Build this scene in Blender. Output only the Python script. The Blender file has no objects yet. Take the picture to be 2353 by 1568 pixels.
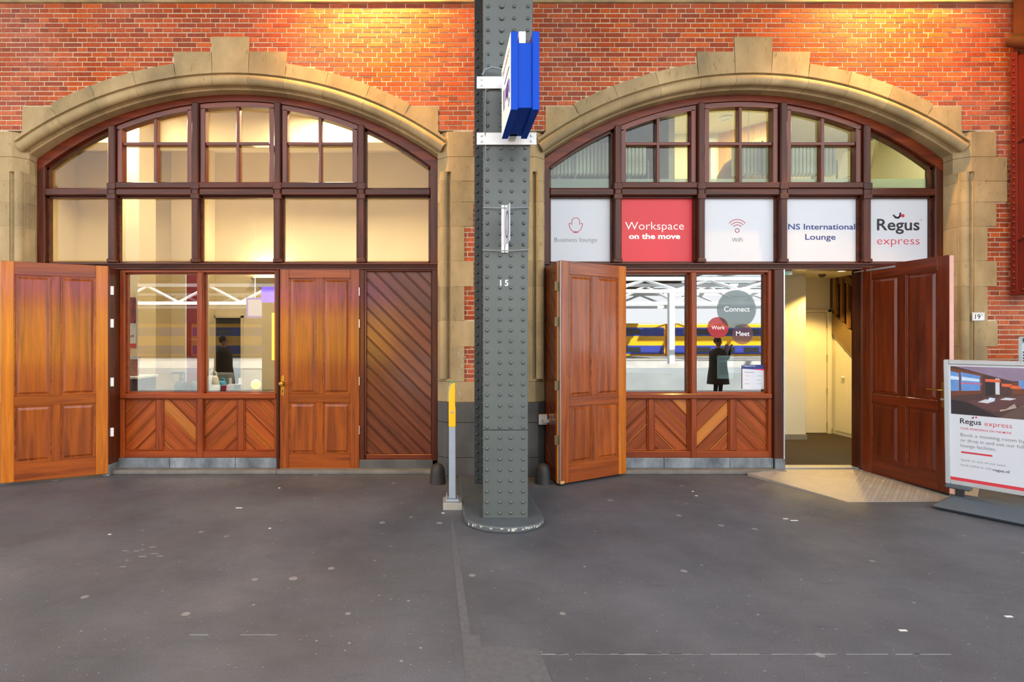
import bpy, bmesh, math, random
from mathutils import Vector, Matrix
random.seed(7)
R = math.radians
sc = bpy.context.scene
COL = sc.collection

# ------------------------------------------------------------------ camera
CAMH, DW, FPX, PX0, PY0 = 1.55, 6.1, 1220.0, 1010.0, 785.0
cam_d = bpy.data.cameras.new('camera'); cam = bpy.data.objects.new('camera', cam_d); COL.objects.link(cam)
cam.location = (0, -DW, CAMH); cam.rotation_euler = (R(90), 0, 0)
cam_d.sensor_width = 36; cam_d.lens = 36 * FPX / 2353
cam_d.shift_x = (1176.5 - PX0) / 2353; cam_d.shift_y = (PY0 - 784) / 2353
cam_d.clip_end = 400; sc.camera = cam

# ------------------------------------------------------------------ sky, sun, exposure
w = bpy.data.worlds.new('sky'); sc.world = w; w.use_nodes = True
bg = w.node_tree.nodes['Background']; bg.inputs['Color'].default_value = (.93, .965, 1.0, 1); bg.inputs['Strength'].default_value = 3.0
sun_d = bpy.data.lights.new('sun', 'SUN'); sun_d.energy = 20.0; sun_d.angle = R(1.0); sun_d.color = (1, .96, .88)
sun = bpy.data.objects.new('sun', sun_d); COL.objects.link(sun)
sun.rotation_euler = Vector((.30, .70, .62)).to_track_quat('Z', 'Y').to_euler()
vs = sc.view_settings; vs.view_transform = 'Standard'; vs.look = 'None'; vs.gamma = 1; vs.use_curve_mapping = False
vs.exposure = 0.34

def P(px, py, d):                                    # pixel of the photograph at distance d from the lens plane
    return Vector(((px - PX0) / FPX * d, d - DW, CAMH - (py - PY0) / FPX * d))
def XP(px, d): return (px - PX0) / FPX * d
def ZP(py, d): return CAMH - (py - PY0) / FPX * d

# ------------------------------------------------------------------ helpers
def srgb(h):
    h = h.lstrip('#'); out = []
    for i in (0, 2, 4):
        c = int(h[i:i+2], 16) / 255
        out.append(c / 12.92 if c <= .04045 else ((c + .055) / 1.055) ** 2.4)
    return out
def rgba(h, k=1.0): return tuple(min(1, c * k) for c in srgb(h)) + (1,)

class MB:
    def __init__(s): s.v, s.f, s.m, s.cur = [], [], [], 0
    def add(s, vs_, fs):
        b = len(s.v); s.v += [tuple(p) for p in vs_]
        for f in fs: s.f.append(tuple(b + i for i in f)); s.m.append(s.cur)
        return s
    def box(s, x0, x1, y0, y1, z0, z1):
        return s.add([(x0,y0,z0),(x1,y0,z0),(x1,y1,z0),(x0,y1,z0),(x0,y0,z1),(x1,y0,z1),(x1,y1,z1),(x0,y1,z1)],
                     [(0,3,2,1),(4,5,6,7),(0,1,5,4),(1,2,6,5),(2,3,7,6),(3,0,4,7)])
    def prism(s, poly, y0, y1):                      # polygon in x,z pushed along y
        n = len(poly)
        return s.add([(x, y0, z) for x, z in poly] + [(x, y1, z) for x, z in poly],
                     [tuple(range(n)), tuple(range(2*n-1, n-1, -1))] + [(i, i+n, (i+1) % n + n, (i+1) % n) for i in range(n)])
    def prismz(s, poly, z0, z1):                     # polygon in x,y pushed along z
        n = len(poly)
        return s.add([(x, y, z0) for x, y in poly] + [(x, y, z1) for x, y in poly],
                     [tuple(range(n-1, -1, -1)), tuple(range(n, 2*n))] + [(i, (i+1) % n, (i+1) % n + n, i+n) for i in range(n)])
    def prismx(s, poly, x0, x1):                     # polygon in y,z pushed along x
        n = len(poly)
        return s.add([(x0, y, z) for y, z in poly] + [(x1, y, z) for y, z in poly],
                     [tuple(range(n)), tuple(range(2*n-1, n-1, -1))] + [(i, i+n, (i+1) % n + n, (i+1) % n) for i in range(n)])
    def loft(s, rings, caps=True, closed=False):
        n = len(rings[0]); vs_ = [p for r in rings for p in r]; fs = []
        k = len(rings)
        for j in range(k if closed else k - 1):
            for i in range(n):
                a, b = j*n + i, j*n + (i+1) % n; c, d = ((j+1) % k)*n + (i+1) % n, ((j+1) % k)*n + i
                fs.append((a, b, c, d))
        if caps and not closed: fs += [tuple(range(n-1, -1, -1)), tuple(range((k-1)*n, k*n))]
        return s.add(vs_, fs)
    def tube(s, pts, r, n=8, r1=None):
        pts = [Vector(p) for p in pts]; rings = []
        up = None
        for i, p in enumerate(pts):
            t = (pts[min(i+1, len(pts)-1)] - pts[max(i-1, 0)]).normalized()
            if up is None: up = Vector((0,0,1)) if abs(t.z) < .9 else Vector((1,0,0))
            a = t.cross(up)
            if a.length < 1e-4: a = t.cross(Vector((0,1,0)))
            a.normalize(); b = a.cross(t).normalized()
            rr = r if r1 is None else r + (r1 - r) * i / (len(pts) - 1)
            rings.append([p + (a*math.cos(2*math.pi*k/n) + b*math.sin(2*math.pi*k/n)) * rr for k in range(n)])
        return s.loft(rings)
    def lathe(s, prof, c=(0,0,0), n=20, axis='z'):
        rings = []
        for r, h in prof:
            ring = []
            for k in range(n):
                a = 2*math.pi*k/n; u, v_ = r*math.cos(a), r*math.sin(a)
                ring.append({'z': (c[0]+u, c[1]+v_, c[2]+h), 'y': (c[0]+u, c[1]+h, c[2]+v_), 'x': (c[0]+h, c[1]+u, c[2]+v_)}[axis])
            rings.append(ring)
        return s.loft(rings)
    def sph(s, c, r, n=16, m=10, sc_=(1,1,1)):
        prof = [(max(1e-4, math.sin(math.pi*i/m)), -math.cos(math.pi*i/m)) for i in range(m+1)]
        return s.add_scaled(prof, c, r, n, sc_)
    def add_scaled(s, prof, c, r, n, q):
        rings = [[(c[0]+q[0]*r*a*math.cos(2*math.pi*k/n), c[1]+q[1]*r*a*math.sin(2*math.pi*k/n), c[2]+q[2]*r*h) for k in range(n)] for a, h in prof]
        return s.loft(rings)
    def flat(s, poly, y):                            # thin print: polygon in x,z
        return s.add([(x, y, z) for x, z in poly], [tuple(range(len(poly)))])
    def xf(s, M): s.v = [tuple(M @ Vector(p)) for p in s.v]; return s
    def mesh(s, name, mats, bevel=0, smooth=None, seg=1, keep=False):
        bm = bmesh.new(); vv = [bm.verts.new(p) for p in s.v]
        for f, mi in zip(s.f, s.m):
            try: face = bm.faces.new([vv[i] for i in f]); face.material_index = mi
            except ValueError: pass
        bmesh.ops.remove_doubles(bm, verts=bm.verts, dist=1e-6)
        if not keep: bmesh.ops.recalc_face_normals(bm, faces=bm.faces)
        if bevel:
            es = [e for e in bm.edges if len(e.link_faces) == 2 and e.calc_face_angle(0) > R(30)]
            bmesh.ops.bevel(bm, geom=es, offset=bevel, segments=seg, affect='EDGES', profile=.5, clamp_overlap=True)
        if smooth is not None:
            for f in bm.faces: f.smooth = True
            for e in bm.edges:
                if len(e.link_faces) != 2 or e.calc_face_angle(0) > R(smooth): e.smooth = False
        me = bpy.data.meshes.new(name); bm.to_mesh(me); bm.free()
        for m in (mats if isinstance(mats, (list, tuple)) else [mats]): me.materials.append(m)
        return me
    def build(s, name, mats, parent=None, **k): return obj(name, s.mesh(name, mats, **k), parent)

def obj(name, data, parent=None, loc=None, rot=None):
    o = bpy.data.objects.new(name, data); COL.objects.link(o)
    if parent: o.parent = parent
    if loc is not None: o.location = loc
    if rot is not None: o.rotation_euler = rot
    return o
def tag(o, label=None, cat=None, group=None, kind=None):
    if label: o['label'] = label
    if cat: o['category'] = cat
    if group: o['group'] = group
    if kind: o['kind'] = kind
    return o
def thing(name, label, cat, loc=(0,0,0), rotz=0, group=None):
    return tag(obj(name, None, None, loc, (0, 0, rotz)), label, cat, group)
def struct(name, label, loc=(0,0,0), rotz=0, data=None):
    return tag(obj(name, data, None, loc, (0, 0, rotz)), label, None, None, 'structure')
def part(name, mats, parent, *boxes, **k):
    m = MB()
    for b in boxes: m.box(*b)
    return m.build(name, mats, parent, **k)
def text(name, s, mat, parent, cx, base, y, width=None, cap=None, off=0.0, align='CENTER', shear=0, spacing=1.0, depth=.0006, rot=None):
    c = bpy.data.curves.new('t', 'FONT'); c.body = s; c.size = 1; c.offset = off; c.shear = shear; c.space_character = spacing
    c.extrude = 0; c.resolution_u = 3
    o = bpy.data.objects.new('t', c); COL.objects.link(o)
    dg = bpy.context.evaluated_depsgraph_get()
    me = bpy.data.meshes.new_from_object(o.evaluated_get(dg)); bpy.data.objects.remove(o); bpy.data.curves.remove(c)
    xs = [v.co.x for v in me.vertices]; ys = [v.co.y for v in me.vertices]
    k = (width / (max(xs) - min(xs))) if width else 1
    ky = (cap / .729) if cap else k
    if not width: k = ky
    x0 = {'CENTER': (max(xs) + min(xs)) / 2, 'LEFT': min(xs)}[align]
    for v in me.vertices: v.co = Vector(((v.co.x - x0) * k, 0, v.co.y * ky))
    me.materials.clear(); me.materials.append(mat)
    for p in me.polygons: p.material_index = 0
    me.name = name
    return obj(name, me, parent, (cx, y, base), rot)

# ------------------------------------------------------------------ materials
MATS = {}
def nodes(name):
    m = bpy.data.materials.new(name); m.use_nodes = True; MATS[name] = m
    nt = m.node_tree; b = nt.nodes['Principled BSDF']
    return m, nt, b, nt.nodes.new, nt.links.new
def plain(name, col, rough=.5, var=.08, scale=8, metal=0, bump=0, coat=0, emit=0, bscale=60, spec=.5, alpha=1):
    m, nt, b, N, L = nodes(name)
    tc = N('ShaderNodeTexCoord'); nz = N('ShaderNodeTexNoise'); nz.inputs['Scale'].default_value = scale; nz.inputs['Detail'].default_value = 5
    L(tc.outputs['Object'], nz.inputs['Vector'])
    cr = N('ShaderNodeValToRGB'); cr.color_ramp.elements[0].position = .3; cr.color_ramp.elements[1].position = .7
    cr.color_ramp.elements[0].color = rgba(col, 1 - var); cr.color_ramp.elements[1].color = rgba(col, 1 + var)
    L(nz.outputs['Fac'], cr.inputs['Fac']); L(cr.outputs['Color'], b.inputs['Base Color'])
    b.inputs['Roughness'].default_value = rough; b.inputs['Metallic'].default_value = metal
    b.inputs['Coat Weight'].default_value = coat; b.inputs['Coat Roughness'].default_value = .12
    b.inputs['Specular IOR Level'].default_value = spec
    if emit: L(cr.outputs['Color'], b.inputs['Emission Color']); b.inputs['Emission Strength'].default_value = emit
    if alpha < 1: b.inputs['Alpha'].default_value = alpha
    if bump:
        n2 = N('ShaderNodeTexNoise'); n2.inputs['Scale'].default_value = bscale; n2.inputs['Detail'].default_value = 4
        L(tc.outputs['Object'], n2.inputs['Vector'])
        bp = N('ShaderNodeBump'); bp.inputs['Strength'].default_value = bump; bp.inputs['Distance'].default_value = .01
        L(n2.outputs['Fac'], bp.inputs['Height']); L(bp.outputs['Normal'], b.inputs['Normal'])
    return m
def wood(name, dark, mid, light, axis='z', rough=.3, coat=.5, contrast=1.0, vary=.22, coatr=.12, spec=.5):
    m, nt, b, N, L = nodes(name)
    tc = N('ShaderNodeTexCoord'); oi = N('ShaderNodeObjectInfo')
    mp = N('ShaderNodeMapping'); s = {'z': (9, 9, .55), 'x': (.55, 9, 9)}[axis]; mp.inputs['Scale'].default_value = s
    L(tc.outputs['Object'], mp.inputs['Vector'])
    mul = N('ShaderNodeVectorMath'); mul.operation = 'SCALE'; mul.inputs[0].default_value = (31, 17, 23); L(oi.outputs['Random'], mul.inputs['Scale'])
    ad = N('ShaderNodeVectorMath'); L(mp.outputs['Vector'], ad.inputs[0]); L(mul.outputs['Vector'], ad.inputs[1])
    n1 = N('ShaderNodeTexNoise'); n1.inputs['Scale'].default_value = 1.6; n1.inputs['Detail'].default_value = 7; n1.inputs['Roughness'].default_value = .62; n1.inputs['Distortion'].default_value = .8
    L(ad.outputs['Vector'], n1.inputs['Vector'])
    mp2 = N('ShaderNodeMapping'); mp2.inputs['Scale'].default_value = tuple(7 * q for q in s); L(ad.outputs['Vector'], mp2.inputs['Vector'])
    n2 = N('ShaderNodeTexNoise'); n2.inputs['Scale'].default_value = 1.4; n2.inputs['Detail'].default_value = 5; L(mp2.outputs['Vector'], n2.inputs['Vector'])
    mx = N('ShaderNodeMath'); mx.operation = 'MULTIPLY_ADD'; L(n2.outputs['Fac'], mx.inputs[0]); mx.inputs[1].default_value = .35; 
    sb = N('ShaderNodeMath'); sb.operation = 'SUBTRACT'; L(n1.outputs['Fac'], sb.inputs[0]); sb.inputs[1].default_value = .175; L(sb.outputs[0], mx.inputs[2])
    cr = N('ShaderNodeValToRGB'); e = cr.color_ramp.elements
    h = .2 * contrast
    e[0].position = .5 - h; e[0].color = rgba(dark); e[1].position = .5 + h; e[1].color = rgba(light); k = e.new(.5); k.color = rgba(mid)
    L(mx.outputs[0], cr.inputs['Fac'])
    hs = N('ShaderNodeHueSaturation'); L(cr.outputs['Color'], hs.inputs['Color'])
    mr = N('ShaderNodeMapRange'); mr.inputs['To Min'].default_value = 1 - vary; mr.inputs['To Max'].default_value = 1 + vary; L(oi.outputs['Random'], mr.inputs['Value']); L(mr.outputs[0], hs.inputs['Value'])
    L(hs.outputs['Color'], b.inputs['Base Color'])
    b.inputs['Roughness'].default_value = rough; b.inputs['Coat Weight'].default_value = coat; b.inputs['Coat Roughness'].default_value = coatr; b.inputs['Specular IOR Level'].default_value = spec
    bp = N('ShaderNodeBump'); bp.inputs['Strength'].default_value = .08; bp.inputs['Distance'].default_value = .004
    L(n2.outputs['Fac'], bp.inputs['Height']); L(bp.outputs['Normal'], b.inputs['Normal'])
    return m
def glass(name, tint='#f4fbf8', refl=.09, mesh_=0):
    m = bpy.data.materials.new(name); m.use_nodes = True; nt = m.node_tree; nt.nodes.clear(); N, L = nt.nodes.new, nt.links.new; MATS[name] = m
    o = N('ShaderNodeOutputMaterial'); t = N('ShaderNodeBsdfTransparent'); t.inputs['Color'].default_value = rgba(tint)
    g = N('ShaderNodeBsdfGlossy'); g.inputs['Roughness'].default_value = 0.004
    lw = N('ShaderNodeFresnel'); lw.inputs['IOR'].default_value = 1.5
    ma = N('ShaderNodeMath'); ma.operation = 'ADD'; ma.use_clamp = True; L(lw.outputs[0], ma.inputs[0]); ma.inputs[1].default_value = refl
    if mesh_:                                        # wire-reinforced glass: a fine square mesh inside the pane
        tc = N('ShaderNodeTexCoord'); sp = N('ShaderNodeSeparateXYZ'); L(tc.outputs['Object'], sp.inputs[0]); ws = []
        for ax in ('X', 'Z'):
            q = N('ShaderNodeMath'); q.operation = 'MULTIPLY'; L(sp.outputs[ax], q.inputs[0]); q.inputs[1].default_value = 1 / .0125
            fr = N('ShaderNodeMath'); fr.operation = 'FRACT'; L(q.outputs[0], fr.inputs[0])
            lt = N('ShaderNodeMath'); lt.operation = 'LESS_THAN'; L(fr.outputs[0], lt.inputs[0]); lt.inputs[1].default_value = .1; ws.append(lt)
        mxm = N('ShaderNodeMath'); mxm.operation = 'MAXIMUM'; L(ws[0].outputs[0], mxm.inputs[0]); L(ws[1].outputs[0], mxm.inputs[1])
        mc = N('ShaderNodeMix'); mc.data_type = 'RGBA'; L(mxm.outputs[0], mc.inputs['Factor'])
        mc.inputs['A'].default_value = rgba(tint); mc.inputs['B'].default_value = (.42, .45, .38, 1); L(mc.outputs['Result'], t.inputs['Color'])
    mx = N('ShaderNodeMixShader'); L(ma.outputs[0], mx.inputs['Fac']); L(t.outputs[0], mx.inputs[1]); L(g.outputs[0], mx.inputs[2]); L(mx.outputs[0], o.inputs['Surface'])
    return m
def film(name, col, alpha):                          # coloured see-through foil
    m = bpy.data.materials.new(name); m.use_nodes = True; nt = m.node_tree; nt.nodes.clear(); N, L = nt.nodes.new, nt.links.new; MATS[name] = m
    o = N('ShaderNodeOutputMaterial'); t = N('ShaderNodeBsdfTransparent'); d = N('ShaderNodeBsdfDiffuse'); d.inputs['Color'].default_value = rgba(col)
    tr = N('ShaderNodeBsdfTranslucent'); tr.inputs['Color'].default_value = rgba(col)
    ms = N('ShaderNodeMixShader'); ms.inputs['Fac'].default_value = .35; L(d.outputs[0], ms.inputs[1]); L(tr.outputs[0], ms.inputs[2])
    mx = N('ShaderNodeMixShader'); mx.inputs['Fac'].default_value = alpha; L(t.outputs[0], mx.inputs[1]); L(ms.outputs[0], mx.inputs[2]); L(mx.outputs[0], o.inputs['Surface'])
    return m

def brick_mat():
    m, nt, b, N, L = nodes('brick')
    oi = N('ShaderNodeObjectInfo'); ge = N('ShaderNodeNewGeometry'); tc = N('ShaderNodeTexCoord')
    ad = N('ShaderNodeMath'); L(oi.outputs['Random'], ad.inputs[0]); L(ge.outputs['Random Per Island'], ad.inputs[1])
    fr = N('ShaderNodeMath'); fr.operation = 'FRACT'; L(ad.outputs[0], fr.inputs[0])
    cr = N('ShaderNodeValToRGB'); e = cr.color_ramp.elements
    e[0].position = 0; e[0].color = rgba('#8e3f24'); e[1].position = 1; e[1].color = rgba('#c65e28')
    for p, c in ((.15, '#9a401f'), (.4, '#a84821'), (.7, '#b44f22'), (.9, '#bc5727')): k = e.new(p); k.color = rgba(c)
    L(fr.outputs[0], cr.inputs['Fac'])
    nz = N('ShaderNodeTexNoise'); nz.inputs['Scale'].default_value = 30; nz.inputs['Detail'].default_value = 6; L(ge.outputs['Position'], nz.inputs['Vector'])
    nb = N('ShaderNodeTexNoise'); nb.inputs['Scale'].default_value = .9; nb.inputs['Detail'].default_value = 3; L(ge.outputs['Position'], nb.inputs['Vector'])
    hs = N('ShaderNodeHueSaturation'); L(cr.outputs['Color'], hs.inputs['Color'])
    mr = N('ShaderNodeMapRange'); mr.inputs['From Min'].default_value = .3; mr.inputs['From Max'].default_value = .7; mr.inputs['To Min'].default_value = .8; mr.inputs['To Max'].default_value = 1.2; L(nz.outputs['Fac'], mr.inputs['Value'])
    L(mr.outputs[0], hs.inputs['Value'])
    ms = N('ShaderNodeMapRange'); ms.inputs['From Min'].default_value = .35; ms.inputs['From Max'].default_value = .7; ms.inputs['To Min'].default_value = 1.06; ms.inputs['To Max'].default_value = .9; L(nb.outputs['Fac'], ms.inputs['Value']); L(ms.outputs[0], hs.inputs['Saturation'])
    L(hs.outputs['Color'], b.inputs['Base Color']); b.inputs['Roughness'].default_value = .75
    bp = N('ShaderNodeBump'); bp.inputs['Strength'].default_value = .35; bp.inputs['Distance'].default_value = .006; L(nz.outputs['Fac'], bp.inputs['Height']); L(bp.outputs['Normal'], b.inputs['Normal'])
    return m
def stone_mat(name, c0, c1, c2, rough=.8, grime=True, scale=2.2, speck=1.0, vary=.12):
    m, nt, b, N, L = nodes(name)
    ge = N('ShaderNodeNewGeometry'); oi = N('ShaderNodeObjectInfo')
    mp = N('ShaderNodeMapping'); mp.inputs['Scale'].default_value = (1, 1, .55); L(ge.outputs['Position'], mp.inputs['Vector'])
    n1 = N('ShaderNodeTexNoise'); n1.inputs['Scale'].default_value = scale; n1.inputs['Detail'].default_value = 8; n1.inputs['Roughness'].default_value = .6; L(mp.outputs['Vector'], n1.inputs['Vector'])
    cr = N('ShaderNodeValToRGB'); e = cr.color_ramp.elements
    e[0].position = .32; e[0].color = rgba(c0); e[1].position = .68; e[1].color = rgba(c2); k = e.new(.5); k.color = rgba(c1); L(n1.outputs['Fac'], cr.inputs['Fac'])
    n2 = N('ShaderNodeTexNoise'); n2.inputs['Scale'].default_value = 34; n2.inputs['Detail'].default_value = 4
    mp2 = N('ShaderNodeMapping'); mp2.inputs['Scale'].default_value = (1, 1, .3); L(ge.outputs['Position'], mp2.inputs['Vector']); L(mp2.outputs['Vector'], n2.inputs['Vector'])
    c2_ = N('ShaderNodeValToRGB'); q = c2_.color_ramp.elements; q[0].position = .62; q[0].color = (1, 1, 1, 1); q[1].position = .74; q[1].color = (.55, .5, .45, 1); L(n2.outputs['Fac'], c2_.inputs['Fac'])
    mx = N('ShaderNodeMix'); mx.data_type = 'RGBA'; mx.blend_type = 'MULTIPLY'; mx.inputs['Factor'].default_value = .7 * speck; L(cr.outputs['Color'], mx.inputs['A']); L(c2_.outputs['Color'], mx.inputs['B'])
    hs = N('ShaderNodeHueSaturation'); L(mx.outputs['Result'], hs.inputs['Color'])
    mr = N('ShaderNodeMapRange'); mr.inputs['To Min'].default_value = 1 - vary; mr.inputs['To Max'].default_value = 1 + vary; L(oi.outputs['Random'], mr.inputs['Value']); L(mr.outputs[0], hs.inputs['Value'])
    L(hs.outputs['Color'], b.inputs['Base Color']); b.inputs['Roughness'].default_value = rough
    bp = N('ShaderNodeBump'); bp.inputs['Strength'].default_value = .2; bp.inputs['Distance'].default_value = .005; L(n2.outputs['Fac'], bp.inputs['Height']); L(bp.outputs['Normal'], b.inputs['Normal'])
    return m
def asphalt_mat():
    m, nt, b, N, L = nodes('asphalt')
    ge = N('ShaderNodeNewGeometry')
    def noise(s, d=5, r=.6, sc3=None):
        n = N('ShaderNodeTexNoise'); n.inputs['Scale'].default_value = s; n.inputs['Detail'].default_value = d; n.inputs['Roughness'].default_value = r
        if sc3:
            mp = N('ShaderNodeMapping'); mp.inputs['Scale'].default_value = sc3; L(ge.outputs['Position'], mp.inputs['Vector']); L(mp.outputs['Vector'], n.inputs['Vector'])
        else: L(ge.outputs['Position'], n.inputs['Vector'])
        return n
    def ramp(src, a, b_, ca, cb):
        c = N('ShaderNodeValToRGB'); e = c.color_ramp.elements; e[0].position = a; e[0].color = ca; e[1].position = b_; e[1].color = cb; L(src, c.inputs['Fac']); return c
    def mix(mode, fac, a, b_):
        x = N('ShaderNodeMix'); x.data_type = 'RGBA'; x.blend_type = mode
        if isinstance(fac, (int, float)): x.inputs['Factor'].default_value = fac
        else: L(fac, x.inputs['Factor'])
        L(a, x.inputs['A'])
        if isinstance(b_, tuple): x.inputs['B'].default_value = b_
        else: L(b_, x.inputs['B'])
        return x.outputs['Result']
    base = ramp(noise(.9, 6, .6).outputs['Fac'], .35, .68, rgba('#494b50'), rgba('#5e6066'))
    grain = ramp(noise(170, 3, .7).outputs['Fac'], .35, .68, (.5, .5, .5, 1), (1.4, 1.4, 1.4, 1))
    c = mix('MULTIPLY', .8, base.outputs['Color'], grain.outputs['Color'])
    streak = ramp(noise(3, 4, .6, (1, 7, 1)).outputs['Fac'], .58, .72, (0, 0, 0, 1), (.3, .3, .3, 1))
    c = mix('MIX', streak.outputs['Color'], c, rgba('#37353a'))
    for sc_, th, colr in ((4.2, .11, '#9a9690'), (11, .10, '#a5a29d')):           # trodden chewing gum
        vo = N('ShaderNodeTexVoronoi'); vo.inputs['Scale'].default_value = sc_; L(ge.outputs['Position'], vo.inputs['Vector'])
        r_ = N('ShaderNodeMath'); r_.operation = 'MULTIPLY'; sp = N('ShaderNodeSeparateColor'); L(vo.outputs['Color'], sp.inputs[0]); L(sp.outputs[0], r_.inputs[0]); r_.inputs[1].default_value = th * 2.2
        s2 = N('ShaderNodeMath'); s2.operation = 'SUBTRACT'; L(r_.outputs[0], s2.inputs[0]); s2.inputs[1].default_value = th * 1.1
        lt = N('ShaderNodeMath'); lt.operation = 'LESS_THAN'; L(vo.outputs['Distance'], lt.inputs[0]); L(s2.outputs[0], lt.inputs[1])
        f = N('ShaderNodeMath'); f.operation = 'MULTIPLY'; L(lt.outputs[0], f.inputs[0]); f.inputs[1].default_value = .55
        c = mix('MIX', f.outputs[0], c, rgba(colr))
    fl = ramp(noise(48, 2, .5).outputs['Fac'], .705, .72, (0, 0, 0, 1), (.4, .4, .4, 1))
    c = mix('MIX', fl.outputs['Color'], c, rgba('#a9a9a9'))
    L(c, b.inputs['Base Color'])
    rr = ramp(noise(2.2, 5, .6).outputs['Fac'], .3, .7, (.42, .42, .42, 1), (.68, .68, .68, 1)); L(rr.outputs['Color'], b.inputs['Roughness'])
    bp = N('ShaderNodeBump'); bp.inputs['Strength'].default_value = .28; bp.inputs['Distance'].default_value = .006; L(noise(170, 3, .7).outputs['Fac'], bp.inputs['Height']); L(bp.outputs['Normal'], b.inputs['Normal'])
    return m

BRICK = brick_mat()
MORTAR = plain('mortar', '#cdbb9d', .9, .15, 20, bump=.3)
STONE = stone_mat('sandstone', '#8b7a5a', '#a69068', '#baa278')
JOINT = plain('joint_mortar', '#b7a27a', .9, .12, 12)
PLINTH = stone_mat('plinth_bluestone', '#3c3b3b', '#4b4a49', '#5d5b58', .75, speck=.5)
SILLST = stone_mat('sill_bluestone', '#4a5057', '#6a737b', '#848c92', .6, speck=.9, scale=6)
CONC = plain('kerb_concrete', '#6c6a66', .85, .22, 5, bump=.4)
ASPH = asphalt_mat()
FRAME = wood('frame_mahogany', '#2e130a', '#4a2010', '#5c2a15', 'z', .4, .12, vary=.12, spec=.25)
FRAMEX = wood('frame_mahogany_rail', '#2e130a', '#4a2010', '#5c2a15', 'x', .4, .12, vary=.12, spec=.25)
ARCHR = wood('arch_mahogany', '#4a1c0a', '#66270e', '#7a3412', 'x', .4, .12, vary=.1, spec=.25)
DOORW = wood('door_mahogany', '#5e280a', '#883f0d', '#a05212', 'z', .34, .35, vary=.14, spec=.35)
DOORX = wood('door_mahogany_rail', '#5e280a', '#843d0d', '#9a4e12', 'x', .34, .35, vary=.1, spec=.35)
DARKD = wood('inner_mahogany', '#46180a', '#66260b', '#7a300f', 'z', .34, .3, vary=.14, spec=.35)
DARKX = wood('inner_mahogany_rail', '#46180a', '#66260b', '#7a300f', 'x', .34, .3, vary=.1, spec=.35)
HONEY = wood('honey_stile', '#96500e', '#b06214', '#c27420', 'z', .34, .3, vary=.06, spec=.35)
APRON = wood('apron_plank', '#702c0a', '#8c3e0f', '#a24e14', 'x', .38, .2, vary=.14, spec=.3)
APRONH = wood('apron_plank_honey', '#95500f', '#b06414', '#c07820', 'x', .38, .2, vary=.1)
APRF = wood('apron_frame', '#66280c', '#7e350f', '#904113', 'z', .38, .2, vary=.08, spec=.3)
APRFX = wood('apron_frame_rail', '#66280c', '#7e350f', '#904113', 'x', .38, .2, vary=.08, spec=.3)
DPLANK = wood('dark_plank', '#481c0a', '#642d10', '#763a16', 'x', .34, .5, vary=.1, coatr=.16, spec=.35)
GROOVE = plain('plank_groove', '#2a0f08', .5, .1)
GLASS = glass('window_glass', refl=.0)
SHOPR = glass('shop_glass_right', '#dfe8e8', .27)
WIREG = glass('wired_glass', '#e4efe2', .03, 1)
SHOPG = glass('shop_glass', '#e6eeee', .17)
STEELW = plain('white_coated_steel', '#dfe3e6', .4, .03)
ZINC = plain('galvanised_steel', '#b9bfc3', .38, .08, 20, metal=.7)
OLDB = plain('dull_brass', '#6f5a34', .45, .15, 30, metal=.6)
BRASS = plain('aged_brass', '#a8843f', .32, .15, 30, metal=.9)
STEEL = plain('brushed_steel', '#b4afa8', .35, .1, 30, metal=.8)
BLACK = plain('black_plastic', '#17181a', .5, .1)
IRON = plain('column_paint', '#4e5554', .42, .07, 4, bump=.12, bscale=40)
IRONB = plain('column_paint_shaded', '#353d3e', .42, .07, 4, bump=.12, bscale=40)  # same column paint, darkened: the flank's shade is put into the colour
IRONBASE = plain('base_paint', '#4e5558', .5, .1, 5, bump=.1)
REDI = plain('oxide_red_paint', '#6d1c12', .5, .1, 4, bump=.15, bscale=25)
WHITE = plain('white_foil', '#cdd2db', .45, .015, 1)
REDF = plain('red_foil', '#cf2632', .42, .015, 1)
GREYT = plain('grey_print', '#6b6e74', .6, .01)
DKT = plain('charcoal_print', '#26282c', .6, .01)
REDT = plain('red_print', '#c8323e', .6, .01)
NAVYT = plain('navy_print', '#27397c', .6, .01)
WHT = plain('white_print', '#f7f7f7', .6, .01)
BLUE = plain('sign_blue', '#0040b0', .5, .02, spec=.15)
CREAM = plain('cream_plaster', '#e3d3ae', .85, .03, 2)
IVORY = plain('ivory_plaster', '#e2dcc0', .85, .03, 2)
CARPET = plain('brown_carpet', '#3c3122', .95, .25, 60, bump=.5, bscale=200)

# ================================================================== STRUCTURE
XC = (-2.40, 3.60)                                   # centres of the two bays
ZT = 5.435                                           # top of the brickwork in view
SR, SZ = 4.44, .345                                  # stone arch: extrados radius, centre height
WR, WZ = 3.863, .636                                 # timber arch: outer radius, centre height
HW = 2.375                                           # half width of the opening
# ---- floor
floor = struct('floor', 'worn dark grey asphalt platform with gum spots')
fl = MB(); fl.box(-60, 60, -10, .34, -.25, 0); fl.build('asphalt_slab', ASPH, floor)
ASPL = plain('asphalt_patch', '#57585b', .6, .14, 30, bump=.35, bscale=170)
m = MB(); m.prismz([(.125, -3.9), (.20, -3.9), (.215, -3.3), (.165, -3.3), (.135, -1.9), (.105, -1.35), (.09, -1.9)], .0, .0015); m.build('asphalt_strip', ASPL, floor)
m = MB(); m.prismz([(.17, -3.43), (.215, -3.40), (.5, -3.42), (.52, -3.9), (.16, -3.9)], .0, .0018); m.build('asphalt_patch', ASPL, floor)
CHALK = plain('chalk_mark', '#868686', .8, .2)
m = MB()
x = .5
while x < 2.45:
    l = random.uniform(.05, .25); m.box(x, x + l, -3.473 + random.uniform(-.002, .002), -3.4695, 0, .0012); x += l*.6 + random.choice((.005, .01, .06, .12))
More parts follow.
